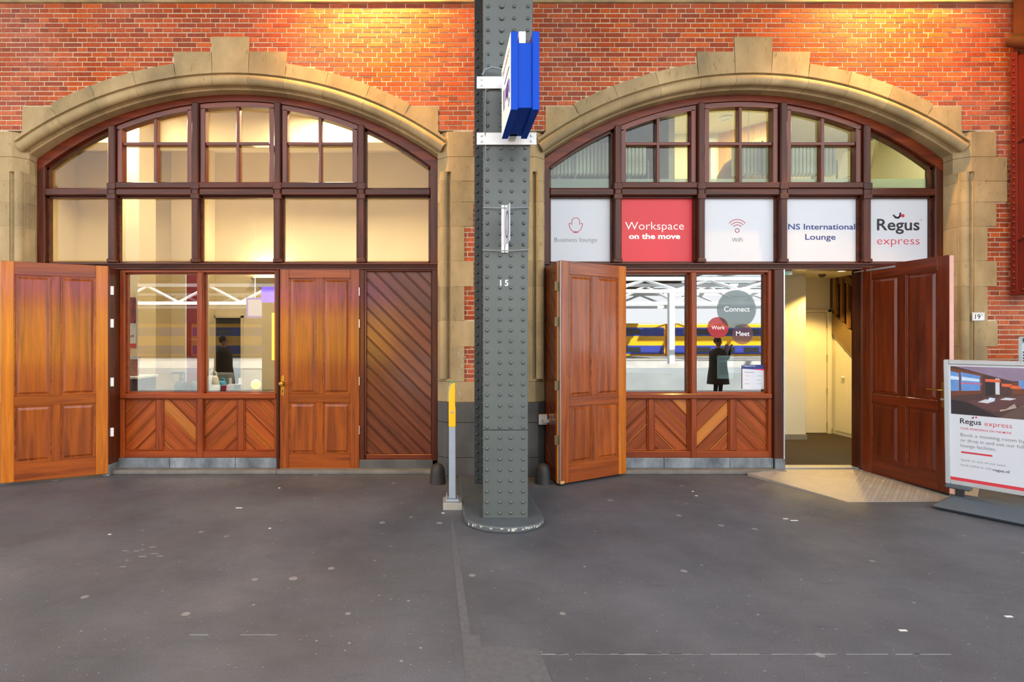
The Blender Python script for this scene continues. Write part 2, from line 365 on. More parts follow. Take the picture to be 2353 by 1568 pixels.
for (a, b_, c_) in ((-1.05, -.86, -3.30), (-1.32, -1.22, -3.30)): m.box(a, b_, c_, c_ + .005, 0, .0012)
for i in range(9):
    x = -2.37 + random.uniform(0, .35); y = -2.35 + random.uniform(-.12, .3); m.box(x, x + random.uniform(.01, .06), y, y + .008, 0, .0012)
tag(m.build('chalk_mark', CHALK, floor), kind='stuff')
m = MB()                                             # stub and paper scraps
for px, py, s in ((549, 1168, .03), (642, 1122, .012), (1018, 1180, .014), (1592, 1130, .01), (1600, 1140, .012), (1825, 1197, .03), (1805, 1193, .02), (2318, 1418, .02), (2075, 1450, .02), (620, 1215, .01), (252, 1229, .012)):
    d = CAMH * FPX / (py - PY0); q = P(px, py, d); m.box(q.x - s, q.x + s, q.y - .006, q.y + .008, 0, .003)
tag(m.build('litter', plain('paper_litter', '#cfcbc4', .7, .1), floor), kind='stuff')

# ---- wall
wall = struct('wall_back', 'brick station wall with two stone arches')
quoin = [(3.67, 3.96, 2.785), (3.39, 3.67, 2.91), (3.15, 3.39, 2.91), (2.87, 3.15, 2.785), (2.475, 2.87, 2.685), (2.18, 2.475, 2.79),
         (1.785, 2.18, 2.685), (1.49, 1.785, 2.80), (1.09, 1.49, 2.685), (.855, 1.09, 2.80)]
def stone_half(z):                                   # half width of the stonework about a bay centre at height z
    if z > 5.045: return None
    if z > 4.875: return .215
    hw = 0
    if z < SZ + SR: hw = math.sqrt(max(0, SR*SR - (z - SZ)**2))
    if hw < 2.065 and z > 4.245: return max(.652, hw)
    if z > 3.96: return 2.383
    for a, b_, e in quoin:
        if a <= z < b_: return e
    return 9
TAPER = .006
mb = MB()                                            # mortar body behind the bricks
for xc in XC:
    n = 32; AR = 4.31; lim = 2.56
    pts = [(-lim + 2*lim*i/n) for i in range(n+1)]
    for i in range(n):
        x0, x1 = pts[i], pts[i+1]; z0, z1 = [max(SZ + math.sqrt(AR*AR - q*q), 3.975 if abs(q) > 2.3 else 0) for q in (x0, x1)]
        mb.add([(xc+x0, .004, z0), (xc+x1, .004, z1), (xc+x1, .004, ZT), (xc+x0, .004, ZT), (xc+x0, .36, z0), (xc+x1, .36, z1), (xc+x1, .36, ZT), (xc+x0, .36, ZT)],
               [(0,1,2,3), (4,7,6,5), (0,4,5,1)])
for x0, x1 in ((-14, XC[0]-2.56), (XC[0]+2.56, XC[1]-2.56), (XC[1]+2.56, 16)): mb.box(x0, x1, .004, .36, 0, ZT)
mb.build('mortar_bed', MORTAR, wall)
mb = MB(); mb.box(-14, 16, 0.0, .36, ZT + .33, 10.5); mb.build('upper_wall', plain('upper_brick', '#9a4a30', .8, .2, 12, bump=.3), wall)
part('string_course', STONE, wall, (-14, 16, -.03, .36, ZT, ZT + .33), bevel=.006)
# bricks in cross bond
PITCH, ST = .056, .2185
rows = int((ZT - .86) / PITCH)
loose, stretch = [], []
for r_ in range(rows):
    z1 = ZT - r_*PITCH - .004; z0 = z1 - PITCH + .0095; zm = (z0 + z1) / 2
    iv = [(-5.6, 7.4)]
    for xc in XC:
        h = stone_half(zm)
        if h is None: continue
        nv = []
        for a, b_ in iv:
            l, r2 = xc - h + .004, xc + h - .004
            if r2 <= a or l >= b_: nv.append((a, b_)); continue
            if l > a: nv.append((a, l))
            if r2 < b_: nv.append((r2, b_))
        iv = nv
    step = ST if r_ % 2 == 0 else ST / 2
    off = (ST / 2 if (r_ // 2) % 2 else 0) + (ST / 4 if r_ % 2 else 0) + .05
    for a, b_ in iv:
        k = math.floor((a - off) / step); x = off + k*step
        while x < b_:
            l, rr = max(a, x), min(b_, x + step - .0095); j = random.uniform(-.002, .002)
            if rr - l > .018:
                full = (rr - l) > ST - .0115
                rec = (l + (0 if full else j), rr, z0 + random.uniform(0, .0018), z1 - random.uniform(0, .0018), random.uniform(-.0035, .0025))
                (stretch if full else loose).append(rec)
            x += step
def seen(rec):
    q = (rec[0] + rec[1]) / 2; return -5.0 < q < 6.4 and not (.25 < q < 1.2)
stretch.sort(key=lambda q: (not seen(q), abs((q[0]+q[1])/2 - .6) + .6*abs(q[2] - 4.4)))
um = MB(); um.box(-(ST-.0095)/2, (ST-.0095)/2, 0, .06, -(PITCH-.0095)/2, (PITCH-.0095)/2); ume = um.mesh('brick', BRICK, bevel=.0022)
for q in stretch[:300]:
    obj('brick', ume, wall, ((q[0]+q[1])/2, q[4], (q[2]+q[3])/2))
mb = MB()
for q in stretch[300:] + loose: mb.box(q[0], q[1], q[4], .03, q[2], q[3])
tag(mb.build('remaining_bricks', BRICK, wall), kind='stuff')
# stone arches
FY = -.012
def prof_in():                                       # moulding under the face: (radius, depth) pairs
    pts = [(4.29, FY), (4.288, .016), (4.276, .03)]
    for a in range(30, -211, -20): pts.append((4.216 + .056*math.cos(R(a)), .022 + .056*math.sin(R(a))))
    pts += [(4.158, .085), (4.142, .095), (4.128, .36)]
    return pts
PIN = prof_in()
def arc(a): return math.sin(a), math.cos(a)
GAP = .0005
for bi, xc in enumerate(XC):
    JL = [2.065, 1.605, 1.125, .65, .215]
    ang = [math.asin(q / SR) for q in JL]
    A = [-a for a in ang] + [a for a in reversed(ang)]
    A = [-R(35.4)] + A + [R(35.4)]
    for i in range(len(A) - 1):
        a0, a1 = A[i] + GAP, A[i+1] - GAP; m = MB(); n = 5
        name = 'voussoir'
        mid = (i == 5); sh = i in (4, 6); sk = i in (0, 10)
        prof = PIN + [(4.30, .36), (4.30, FY)]
        rings = []
        for k in range(n + 1):
            s, c = arc(a0 + (a1 - a0)*k/n); rings.append([(xc + r*s, y, SZ + r*c) for r, y in prof])
        m.loft(rings)
        inner = [(xc + 4.2895*arc(a0 + (a1-a0)*k/n)[0], SZ + 4.2895*arc(a0 + (a1-a0)*k/n)[1]) for k in range(n + 1)]
        if mid or sh:
            zt = 5.045 if mid else 4.875
            xl, xr = (-.219, .219) if mid else ((-.652, -.2215) if i == 4 else (.2215, .652))
            poly = inner + [(xc + xr, zt), (xc + xl, zt)]; name = 'keystone' if mid else 'shoulder_stone'
        elif sk:
            sgn = -1 if i == 0 else 1; name = 'skewback_stone'
            e = (xc + sgn*2.383, 3.962); t0 = (xc + sgn*2.383, 4.245); t1 = (xc + sgn*2.069, 4.245)
            poly = inner + ([t1, t0, e] if i == 0 else [e, t0, t1])
        else:
            poly = inner + [(xc + SR*arc(a1 - (a1-a0)*k/n)[0], SZ + SR*arc(a1 - (a1-a0)*k/n)[1]) for k in range(n + 1)]
        m.prism(poly, FY - .002, .36)
        m.build(name, STONE, wall, smooth=35)
    m = MB(); rings = []
    for k in range(41):
        s_, c_ = arc(R(-35 + 70*k/40)); rings.append([(xc + (r + .004)*s_, y + .004, SZ + (r + .004)*c_) for r, y in PIN[:-1]] + [(xc + 4.14*s_, .2, SZ + 4.14*c_), (xc + 4.32*s_, .2, SZ + 4.32*c_), (xc + 4.32*s_, FY + .004, SZ + 4.32*c_)])
    m.loft(rings); m.build('joint_mortar', JOINT, wall, smooth=35)
    # jambs
    roll = [(2.448 + .05*math.cos(R(a)), .030 + .052*math.sin(R(a))) for a in range(165, 386, 20)]
    for sgn in (-1, 1):
        pl = [(xc + sgn*a, b_) for a, b_ in [(2.383, .3), (2.383, .09), (2.396, .065)] + [(a, b_ + .004) for a, b_ in roll] + [(2.512, .059), (2.536, FY + .004), (2.66, FY + .004), (2.66, .3)]]
        m = MB(); m.prismz(pl if sgn > 0 else pl[::-1], 1.12, 3.50); m.build('joint_mortar', JOINT, wall, smooth=35)
        for (z0, z1, e) in quoin:
            # the shaft runs from 1.07 to 3.5 with plain chamfer above and below
            if bi == 0 and sgn == -1: e = e + .35
            m = MB(); zz = sorted({z0 + .0025, z1 - .0025} | {q for q in (1.12, 3.5) if z0 < q < z1})
            for za, zb in zip(zz, zz[1:]):
                if za > 1.10 and zb < 3.53: pr = [(2.378, .36), (2.378, .085), (2.392, .06)] + roll + [(2.512, .055), (2.53, .045), (2.533, FY), (e, FY), (e, .36)]
                else: pr = [(2.378, .36), (2.378, .085), (2.50, FY), (e, FY), (e, .36)]
                pl = [(xc + sgn*a, b_) for a, b_ in pr]
                m.prismz(pl if sgn > 0 else pl[::-1], za, zb)
            m.build('quoin_stone', STONE, wall, smooth=35)
        for z0, z1, e, pr_ in ((.62, .855, 2.86, .022), (.215, .62, 2.84, .015), (0, .215, 2.86, .03)):
            m = MB(); pl = [(xc + sgn*a, b_) for a, b_ in [(2.378, .36), (2.378, .085), (2.47, -pr_), (e if not (bi == 0 and sgn < 0) else e + .6, -pr_), (e if not (bi == 0 and sgn < 0) else e + .6, .30)]]
            m.prismz(pl if sgn > 0 else pl[::-1], z0 + .002, z1 - .002); m.build('plinth_stone', PLINTH, wall, bevel=.004)
for x0, x1 in ((XC[0] + 2.80, XC[1] - 2.80), (XC[1] + 2.86, 9)):
    for z0, z1, pr_ in ((.62, .855, .022), (.215, .62, .015), (0, .215, .03)):
        part('plinth_stone', PLINTH, wall, (x0 + .002, x1 - .002, -pr_, .30, z0 + .002, z1 - .002), bevel=.004)
# pale splash of lime on the pier
m = MB()
for i in range(70):
    t = random.random(); px, py = 1052 + random.gauss(0, 4) + 8*math.sin(t*5), 800 + 110*t; q = P(px, py, DW); r_ = random.uniform(.002, .009)
    m.flat([(q.x + r_*random.uniform(.5, 1.2)*math.cos(R(a)), q.z + 1.8*r_*random.uniform(.5, 1.2)*math.sin(R(a))) for a in range(0, 360, 45)], -.0125 - i*.00002)
tag(m.build('lime_splash', plain('lime_splash', '#b5ab9a', .9, .1), wall, keep=True), kind='stuff')
# catch on the pier that holds the folding door
part('door_catch', STEEL, wall, (1.13, 1.23, -.06, -.02, .60, .72), (1.17, 1.24, -.12, -.06, .63, .67), bevel=.004)

# ---- timber arches with windows
def pane(name, poly, y, mat, parent):
    m = MB(); m.flat(poly, y); return m.build(name, mat, parent, keep=True)
def arcz(lx, r): return WZ + math.sqrt(r*r - lx*lx)
def arcpoly(x0, x1, r, zb, n=8):                     # opening with an arched head
    return [(x0, zb), (x1, zb)] + [(x1 + (x0 - x1)*k/n, arcz(x1 + (x0 - x1)*k/n, r)) for k in range(n + 1)]
def strip(m, x0, x1, r0, r1, y0, y1, n=8):
    rings = []
    for k in range(n + 1):
        x = x0 + (x1 - x0)*k/n
        rings.append([(x, y0, arcz(x, r1)), (x, y0, arcz(x, r0)), (x, y1, arcz(x, r0)), (x, y1, arcz(x, r1))])
    m.loft(rings)
MUL = (-1.487, -.497, .479, 1.470)
MW = .042
ZR0, ZR1 = 3.285, 3.368                              # upper transom
ZL0, ZL1 = 2.405, 2.485                              # lower transom
RIN = 3.772
def bay_window(n, xc, label):
    W = struct('window_%d' % n, label, (xc, .05, 0))
    m = MB(); strip(m, -HW, HW, RIN, WR + .02, .15, .30, 40); m.build('arch_rail', ARCHR, W, smooth=30)
    for s in (-1, 1):
        a, b_ = sorted((s*2.29, s*(HW + .02))); part('jamb_stile', FRAME, W, (a, b_, .152, .30, 2.40, arcz(HW, WR)), bevel=.006)
    for x in MUL:
        m = MB(); zt = arcz(x, RIN) + .01
        m.box(x - MW, x + MW, .13, .30, 2.485, zt); o = m.build('mullion', FRAME, W, bevel=.012)
        # stopped chamfer blocks where the mullion meets the transoms
        q = MB()
        for z0, z1 in ((2.485, 2.53), (3.235, 3.30), (3.35, 3.43)): q.box(x - MW - .009, x + MW + .009, .122, .2, z0, z1)
        q.build('mullion_block', FRAME, o, bevel=.006)
    xs = [-2.29] + list(MUL) + [2.29]
    for i in range(5):
        a = xs[i] + (MW if i else 0); b_ = xs[i+1] - (MW if i < 4 else 0)
        part('transom', FRAMEX, W, (a, b_, .145, .30, ZR0, ZR1), bevel=.01)
        part('glazing_bead', FRAMEX, W, (a, b_, .20, .25, ZL1, ZL1 + .022), (a, b_, .20, .25, ZR0 - .02, ZR0), (a, a + .022, .20, .25, ZL1, ZR0), (b_ - .022, b_, .20, .25, ZL1, ZR0))
    m = MB(); m.prismx([(.30, ZL0), (.30, ZL1 + .01), (.20, ZL1 + .01), (.10, ZL1 - .012), (.10, ZL1 - .028), (.125, ZL1 - .035), (.125, ZL1 - .05), (.145, ZL1 - .055), (.145, ZL0)], -HW, HW)
    m.build('lower_transom', FRAMEX, W)
    gl = GLASS if n == 1 else WIREG
    # top row: fixed lights at the ends, three casements between
    for i in (0, 4):
        a, b_ = xs[i] + (MW if i else .0), xs[i+1] - (MW if i < 4 else 0)
        pane('pane', arcpoly(a, b_, RIN, ZR1), .245, gl, W)
        m = MB(); strip(m, a, b_, RIN - .03, RIN, .2, .26); m.box(a, a + .022, .2, .26, ZR1, arcz(a, RIN)); m.box(b_ - .022, b_, .2, .26, ZR1, arcz(b_, RIN)); m.box(a, b_, .2, .26, ZR1, ZR1 + .02)
        m.build('glazing_bead', FRAMEX, W)
    for i in (1, 2, 3):
        a, b_ = xs[i] + MW + .004, xs[i+1] - MW - .004
        C = obj('casement', None, W); g0, g1 = a + .062, b_ - .062; zb = ZR1 + .072; RC = RIN - .062; zm = 3.912; xm = (a + b_)/2
        m = MB(); strip(m, a, b_, RC, RIN - .003, .17, .27); m.build('top_rail', DARKX, C, smooth=30)
        for x0, x1 in ((a, g0), (g1, b_)): part('stile', DARKD, C, (x0, x1, .17, .27, ZR1, arcz((x0+x1)/2, RC) + .012), bevel=.005)
        part('bottom_rail', FRAMEX, C, (a - .004, b_ + .004, .135, .27, ZR1, zb), bevel=.008)
        part('glazing_bar', DARKD, C, (xm - .02, xm + .02, .185, .265, zb, arcz(xm, RC) + .01), bevel=.006)
        part('glazing_bar', DARKX, C, (g0, g1, .187, .263, zm - .02, zm + .02), bevel=.006)
        for x0, x1 in ((g0, xm - .02), (xm + .02, g1)):
            pane('pane', [(x0, zb), (x1, zb), (x1, zm - .02), (x0, zm - .02)], .24, gl, C)
            pane('pane', arcpoly(x0, x1, RC, zm + .02, 5), .24, gl, C)
    for i in range(5):
        a, b_ = xs[i] + (MW if i else 0), xs[i+1] - (MW if i < 4 else 0)
        pane('pane', [(a, ZL1), (b_, ZL1), (b_, ZR0), (a, ZR0)], .245, GLASS, W)
    return W

def clip_poly(poly, nx, nz, c):                      # keep nx*x+nz*z <= c
    out = []
    for i in range(len(poly)):
        p, q = poly[i], poly[(i+1) % len(poly)]; dp, dq = nx*p[0]+nz*p[1]-c, nx*q[0]+nz*q[1]-c
        if dp <= 0: out.append(p)
        if dp*dq < 0: t = dp/(dp-dq); out.append((p[0]+t*(q[0]-p[0]), p[1]+t*(q[1]-p[1])))
    return out
def plank_field(parent, x0, x1, z0, z1, y, slope, width, mats, honey=(), phase=0.0, name='plank', bead=.012):
    """tongue-and-groove boards at 45 degrees: each board its own piece, with a bead along the joint"""
    s2 = math.sqrt(.5); nx, nz = (s2, s2) if slope < 0 else (-s2, s2)     # normal of the boards
    cs = [nx*x + nz*z for x in (x0, x1) for z in (z0, z1)]
    k0, k1 = math.floor((min(cs) - phase)/width), math.ceil((max(cs) - phase)/width)
    ang = R(-45) if slope < 0 else R(45)
    part('backing_board', GROOVE, parent, (x0 - .01, x1 + .01, y + .012, y + .03, z0 - .01, z1 + .01))
    idx = 0
    for k in range(k0, k1):
        for part_i, (c0, c1, dy) in enumerate(((k*width + phase + .003, (k+1)*width + phase - bead - .004, 0), ((k+1)*width + phase - bead, (k+1)*width + phase - .002, -.003))):
            poly = [(x0, z0), (x1, z0), (x1, z1), (x0, z1)]
            poly = clip_poly(poly, nx, nz, c1)
            if len(poly) >= 3: poly = clip_poly(poly, -nx, -nz, -c0)
            if len(poly) < 3: continue
            cx, cz = sum(p[0] for p in poly)/len(poly), sum(p[1] for p in poly)/len(poly)
            if part_i == 0 or 'last' not in locals() or last is None:
                pass
            m = MB(); ca, sa = math.cos(-ang), math.sin(-ang)
            m.prism([((p[0]-cx)*ca - (p[1]-cz)*sa, (p[0]-cx)*sa + (p[1]-cz)*ca) for p in poly], dy, .014)
            mt = mats[1] if (k - k0) in honey else mats[0]
            if part_i == 1: mt = mats[1] if k % 2 == 0 else mats[0]
            o = m.build(name if part_i == 0 else 'bead', mt, parent, bevel=.0025 if part_i == 0 else .0015)
            o.location = (cx, y, cz); o.rotation_euler = (0, -ang, 0)

def lower_front(n, W, sh, wl, wr, honeys):
    """shop window over a boarded apron: wl..wr in the bay's own coordinates"""
    G = obj('shop_window', None, W)
    xm0, xm1 = -.485 + sh, -.41 + sh
    part('head', APRFX, G, (wl, wr, .175, .29, 2.372, 2.405), bevel=.004)
    part('stile', APRF, G, (wl - .01, wl + .045, .165, .29, .16, 2.40), bevel=.006)
    part('stile', APRF, G, (wr - .03, wr + .012, .165, .29, .16, 2.40), bevel=.006)
    part('mullion', APRF, G, (xm0, xm1, .155, .29, .16, 2.38), bevel=.012)
    part('sill', APRFX, G, (wl, wr, .135, .29, .868, .932), bevel=.012)
    part('bottom_rail', APRFX, G, (wl, wr, .17, .29, .165, .243), bevel=.006)
    for a, b_ in ((wl + .045, xm0), (xm1, wr - .03)):
        pane('pane', [(a, .932), (b_, .932), (b_, 2.372), (a, 2.372)], .245, SHOPG if n == 1 else SHOPR, G)
        part('glazing_bead', APRFX, G, (a, a + .014, .215, .25, .932, 2.372), (b_ - .014, b_, .215, .25, .932, 2.372), (a, b_, .215, .25, 2.355, 2.372), (a, b_, .215, .25, .932, .945))
    ws = [(wl + .02, -.98 + sh), (-.91 + sh, -.50 + sh), (-.425 + sh, -.01 + sh), (.066 + sh, wr - .02)]
    for i, (a, b_) in enumerate(ws):
        A = obj('apron_panel', None, W)
        plank_field(A, a, b_, .243, .868, .205, 1 if i % 2 == 0 else -1, .133, (APRON, APRONH), honeys[i], .02*i, 'plank')
        if i < 3:
            part('apron_stile', APRF, W, (b_, ws[i+1][0], .178, .29, .243, .868), bevel=.008)
        part('panel_mould', APRFX, A, (a, b_, .188, .21, .243, .258), (a, b_, .188, .21, .853, .868), (a, a + .014, .188, .21, .243, .868), (b_ - .014, b_, .188, .21, .243, .868), bevel=.004)
    # stone sill below and kerb
    x = wl - .03; i = 0
    for wd in (.62, .78, wr - wl - 1.33):
        part('stone_sill', SILLST, W, (x + .002, x + wd - .002, .145, .32, .045, .165), bevel=.006); x += wd
    return G

W1 = bay_window(1, XC[0], 'left arched mahogany window front with lit cream room behind')
W2 = bay_window(2, XC[1], 'right arched mahogany window front with printed foils')
lower_front(1, W1, 0.0, -1.395, .465, [set(), {3}, set(), set()])
lower_front(2, W2, -.13, -1.525, .345, [set(), {5}, {3}, set()])
for W, lst in ((W1, ((-1.47, -1.405, -.04), (.468, .502, .13), (1.452, 1.512, .15), (2.31, 2.38, .14))), (W2, ((-2.38, -2.33, .14), (.357, .472, .12), (1.40, 1.45, .14), (2.31, 2.38, .14)))):
    for a, b_, y in lst: part('door_post', FRAME, W, (a, b_, y, .30, .03, 2.405), bevel=.008)
part('kickplate', ZINC, W2, (.458, .4725, .11, .125, .03, 2.40))
part('post_foot', SILLST, W2, (.357, .475, .105, .30, .0, .165), bevel=.004)
part('post_foot', SILLST, W1, (-1.475, -1.40, -.05, .30, .0, .13), bevel=.004)
# kerb strip under both bays
for W, a, b_ in ((W1, -2.37, .50), (W1, .50, 2.37), (W2, -2.37, .45)):
    part('kerb', CONC, W, (a, b_, .03, .33, 0, .045), bevel=.008)
part('base_stone', PLINTH, W1, (1.452, 2.375, .14, .32, .0, .145), bevel=.006)
# fixed boarded panel at the right of the left bay
D = obj('boarded_panel', None, W1)
plank_field(D, 1.525, 2.30, .205, 2.385, .205, -1, .122, (DPLANK, DPLANK), (), .03)
part('rail', DARKX, D, (1.51, 2.31, .165, .29, .145, .205), (1.51, 2.31, .165, .29, 2.385, 2.405), bevel=.006)
part('stile', DARKD, D, (1.505, 1.53, .165, .29, .145, 2.40), bevel=.004)

# ---- doors
def raised_panel(m, x0, x1, z0, z1, y, out):         # bevelled field standing on a flat margin
    b_ = .035; yy = y + out*.004; yt = y + out*.016
    r0 = [(x0, yy, z0), (x1, yy, z0), (x1, yy, z1), (x0, yy, z1)]
    r1 = [(x0+.012, yy, z0+.012), (x1-.012, yy, z0+.012), (x1-.012, yy, z1-.012), (x0+.012, yy, z1-.012)]
    r2 = [(x0+b_, yt, z0+b_), (x1-b_, yt, z0+b_), (x1-b_, yt, z1-b_), (x0+b_, yt, z1-b_)]
    m.loft([r0, r1, r2], caps=False); m.add(r2, [(0,1,2,3)])
def door(name, label, loc, rotz, wd, ht, dz, mats, stile=.112, hinges=(), th=.05, stile_mat=None, mz=(.145, .10, .17), rail_z=.88):
    D = struct(name, label, loc, rotz); wz, wx = mats; sm = stile_mat or wz
    m1 = .04
    z0, z1 = dz, dz + ht; xm0, xm1 = wd/2 - m1, wd/2 + m1
    for a, b_ in ((0, stile), (wd - stile, wd)): part('stile', sm, D, (a, b_, -th/2, th/2, z0, z1), bevel=.0035)
    rails = ((z0, z0 + mz[2]), (rail_z - mz[1]/2, rail_z + mz[1]/2), (z1 - mz[0], z1))
    for a, b_ in rails: part('rail', wx, D, (stile, wd - stile, -th/2, th/2, a, b_), bevel=.0035)
    for za, zb in ((rails[0][1], rails[1][0]), (rails[1][1], rails[2][0])):
        part('muntin', wz, D, (xm0, xm1, -th/2, th/2, za, zb), bevel=.0035)
        for xa, xb in ((stile, xm0), (xm1, wd - stile)):
            m = MB(); m.box(xa, xb, -.010, .010, za, zb)
            for s in (-1, 1): raised_panel(m, xa + .012, xb - .012, za + .012, zb - .012, s*.010, s)
            pn = m.build('panel', wz, D)
            q = MB()
            for s in (-1, 1):                        # moulding round the panel
                ya, yb = sorted((s*.010, s*(th/2 - .004)))
                q.box(xa, xb, ya, yb, za, za + .014); q.box(xa, xb, ya, yb, zb - .014, zb); q.box(xa, xa + .014, ya, yb, za, zb); q.box(xb - .014, xb, ya, yb, za, zb)
            q.build('panel_mould', wx, pn, bevel=.003)
    return D
HINGE_Z = (.50, 1.08, 1.76, 2.14)
def hinge(D, x, y, z, mat, wd=.055, h=.09):
    part('hinge', mat, D, (x - .004, x + wd, y - .003, y + .003, z - h/2, z + h/2), bevel=.001)
    m = MB(); m.tube([(x, y, z - h/2 - .006), (x, y, z + h/2 + .006)], .008, 8); m.build('hinge_pin', mat, D, smooth=40)
# left ajar door
d1 = door('door_1', 'open honey-brown panelled door at the left edge', (-3.815, .015, 0), R(205), .985, 2.385, .03, (DOORW, DOORX), .118, stile_mat=HONEY, mz=(.14, .10, .20), rail_z=.90)
for z in HINGE_Z:
    part('hinge', STEELW, d1, (-.052, .0, -.022, -.016, z - .05, z + .05), (-.03, -.022, -.024, -.014, z - .05, z + .05), bevel=.001)
# closed door in the left bay
d2 = door('door_2', 'closed mahogany panelled door with brass knob in left bay', (XC[0] + .505, .225, 0), 0, .943, 2.40, .042, (DOORW, DOORX), .108, mz=(.14, .10, .17), rail_z=.875)
for z in HINGE_Z: part('hinge', STEEL, d2, (.938, .952, -.045, -.02, z - .05, z + .05), bevel=.002)
m = MB(); pl = [(.035 + .021*math.cos(R(a)), 1.125 + .021*math.sin(R(a))) for a in range(0, 181, 20)] + [(.035 + .021*math.cos(R(a)), .925 + .021*math.sin(R(a))) for a in range(180, 361, 20)]
m.prism(pl, -.031, -.024); hp = m.build('handle_plate', BRASS, d2, bevel=.002)
m = MB(); m.lathe([(.012, 0), (.012, -.03), (.026, -.04), (.031, -.055), (.024, -.068), (.004, -.071)], (.035, -.03, 1.05), 18, 'y'); m.build('knob', BRASS, hp, smooth=50)
m = MB(); m.lathe([(.008, 0), (.006, -.003), (.001, -.003)], (.035, -.031, .965), 10, 'y'); m.box(.031, .039, -.034, -.031, .94, .965); m.build('keyhole', BLACK, hp)
# folding pair in the right bay
d3 = door('door_3', 'open orange-brown folding door leaf beside the iron column', (2.14, .04, 0), R(180 + 28.5), .98, 2.385, .03, (DOORW, DOORX), .118, mz=(.14, .10, .20), rail_z=.90)
for o in d3.children:
    if o.name.startswith('stile') and min(v.co.x for v in o.data.vertices) < .01: o.data.materials[0] = HONEY
part('edge_strip', ZINC, d3, (.9805, .986, -.025, .025, .03, 2.41))
part('worn_corner', plain('bare_wood', '#c79a5c', .7, .15), d3, (.93, .983, -.0262, .0262, .028, .06), bevel=.002)
for z in HINGE_Z:
    part('hinge', OLDB, d3, (.987, 1.045, -.004, .002, z - .05, z + .05), bevel=.001)
    m = MB(); m.tube([(.99, -.026, z - .055), (.99, -.026, z + .055)], .008, 8); m.build('hinge_pin', BRASS, d3, smooth=40)
d4 = struct('door_4', 'diagonal boarded leaf folded outward next to the pier', (1.245, .13, 0), R(-86.5))
plank_field(d4, .055, .50, .2, 2.30, -.022, -1, .122, (DPLANK, DPLANK), ())
part('stile', DARKD, d4, (0, .055, -.025, .025, .03, 2.41), bevel=.003)
part('stile', HONEY, d4, (.50, .555, -.025, .025, .03, 2.41), bevel=.003)
part('rail', DARKX, d4, (.055, .50, -.025, .025, .03, .2), (.055, .50, -.025, .025, 2.30, 2.41), bevel=.003)
part('backing', DARKD, d4, (.05, .505, .008, .024, .2, 2.3))
# open door of the lounge entrance
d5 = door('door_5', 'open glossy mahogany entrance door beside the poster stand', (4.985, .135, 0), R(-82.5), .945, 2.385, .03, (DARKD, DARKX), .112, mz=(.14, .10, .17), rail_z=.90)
m = MB(); m.box(.875, .925, -.033, -.025, .88, 1.14); hp = m.build('handle_plate', BRASS, d5, bevel=.003)
m = MB(); m.tube([(.90, -.03, 1.06), (.90, -.075, 1.06), (.89, -.082, 1.06), (.775, -.082, 1.06)], .009, 10); m.build('lever', BRASS, hp, smooth=40)
m = MB(); m.lathe([(.013, 0), (.013, -.03), (.009, -.034), (.001, -.034)], (.90, -.03, .965), 12, 'y'); m.build('lock_cylinder', STEEL, hp, smooth=40)
part('edge_strip', plain('pale_edge', '#c9968a', .5, .05), d5, (.9452, .9475, -.024, .024, .03, 2.41))
part('weather_bar', BLACK, d5, (.01, .94, -.022, .022, .012, .03))
m = MB(); m.tube([(.02, -.03, 2.375), (-.10, -.03, 2.375)], .006, 6); m.box(.06, .40, -.034, -.026, 2.365, 2.385); m.build('closer_arm', ZINC, d5)
# threshold and tread plate
part('threshold', ZINC, W2, (.473, 1.40, .17, .32, .0, .045), bevel=.004)
TREAD = plain('tread_plate', '#a8a195', .4, .1, 6, metal=.25, bump=.06)
tp = struct('trim_1', 'aluminium chequer tread plate ramp at the entrance')
tpoly = [(3.55, .02), (3.93, -.98), (5.20, -.96), (5.75, -.45), (5.75, .02), (5.0, .17), (4.07, .17)]
def tz(x, y): return .004 + max(0, (y + .95)/1.12)*.034
m = MB(); n = len(tpoly); m.add([(x, y, tz(x, y)) for x, y in tpoly] + [(x, y, -.01) for x, y in tpoly], [tuple(range(n)), tuple(range(2*n-1, n-1, -1))] + [(i, i+n, (i+1) % n + n, (i+1) % n) for i in range(n)])
m.build('plate', TREAD, tp)
def inside(x, y, poly):
    c = False
    for i in range(len(poly)):
        (x0, y0), (x1, y1) = poly[i], poly[i-1]
        if (y0 > y) != (y1 > y) and x < (x1-x0)*(y-y0)/(y1-y0) + x0: c = not c
    return c
m = MB(); st = .052
for i in range(45):
    for j in range(24):
        x, y = 3.55 + i*st, -.97 + j*st
        if not all(inside(x + a, y + b_, tpoly) for a, b_ in ((-.02, -.02), (.02, .02), (-.02, .02), (.02, -.02))): continue
        t = R(45) if (i + j) % 2 else R(-45); ca, sa = math.cos(t), math.sin(t); z = tz(x, y)
        m.add([(x + ca*.019, y + sa*.019, z), (x - sa*.006, y + ca*.006, z), (x - ca*.019, y - sa*.019, z), (x + sa*.006, y - ca*.006, z), (x, y, z + .0032)], [(0,1,4), (1,2,4), (2,3,4), (3,0,4)])
tag(m.build('tread_lozenges', TREAD, tp), kind='stuff')

# ================================================================== ROOMS BEHIND THE FRONTS
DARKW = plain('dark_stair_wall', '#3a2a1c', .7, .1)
TAUPE = plain('taupe_plaster', '#8d7a60', .85, .04, 2)
GREENG = plain('grey_green_plaster', '#6f7a70', .85, .06, 2)
OAKP = wood('oak_panel', '#c08a3e', '#cf9a4c', '#d9a95c', 'z', .45, .1, vary=.05)
def lamp(name, kind, loc, energy, color, parent=None, **k):
    l = bpy.data.lights.new(name, kind); l.energy = energy; l.color = color
    for a, b_ in k.items(): setattr(l, a, b_)
    o = obj(name, l, parent, loc); return o
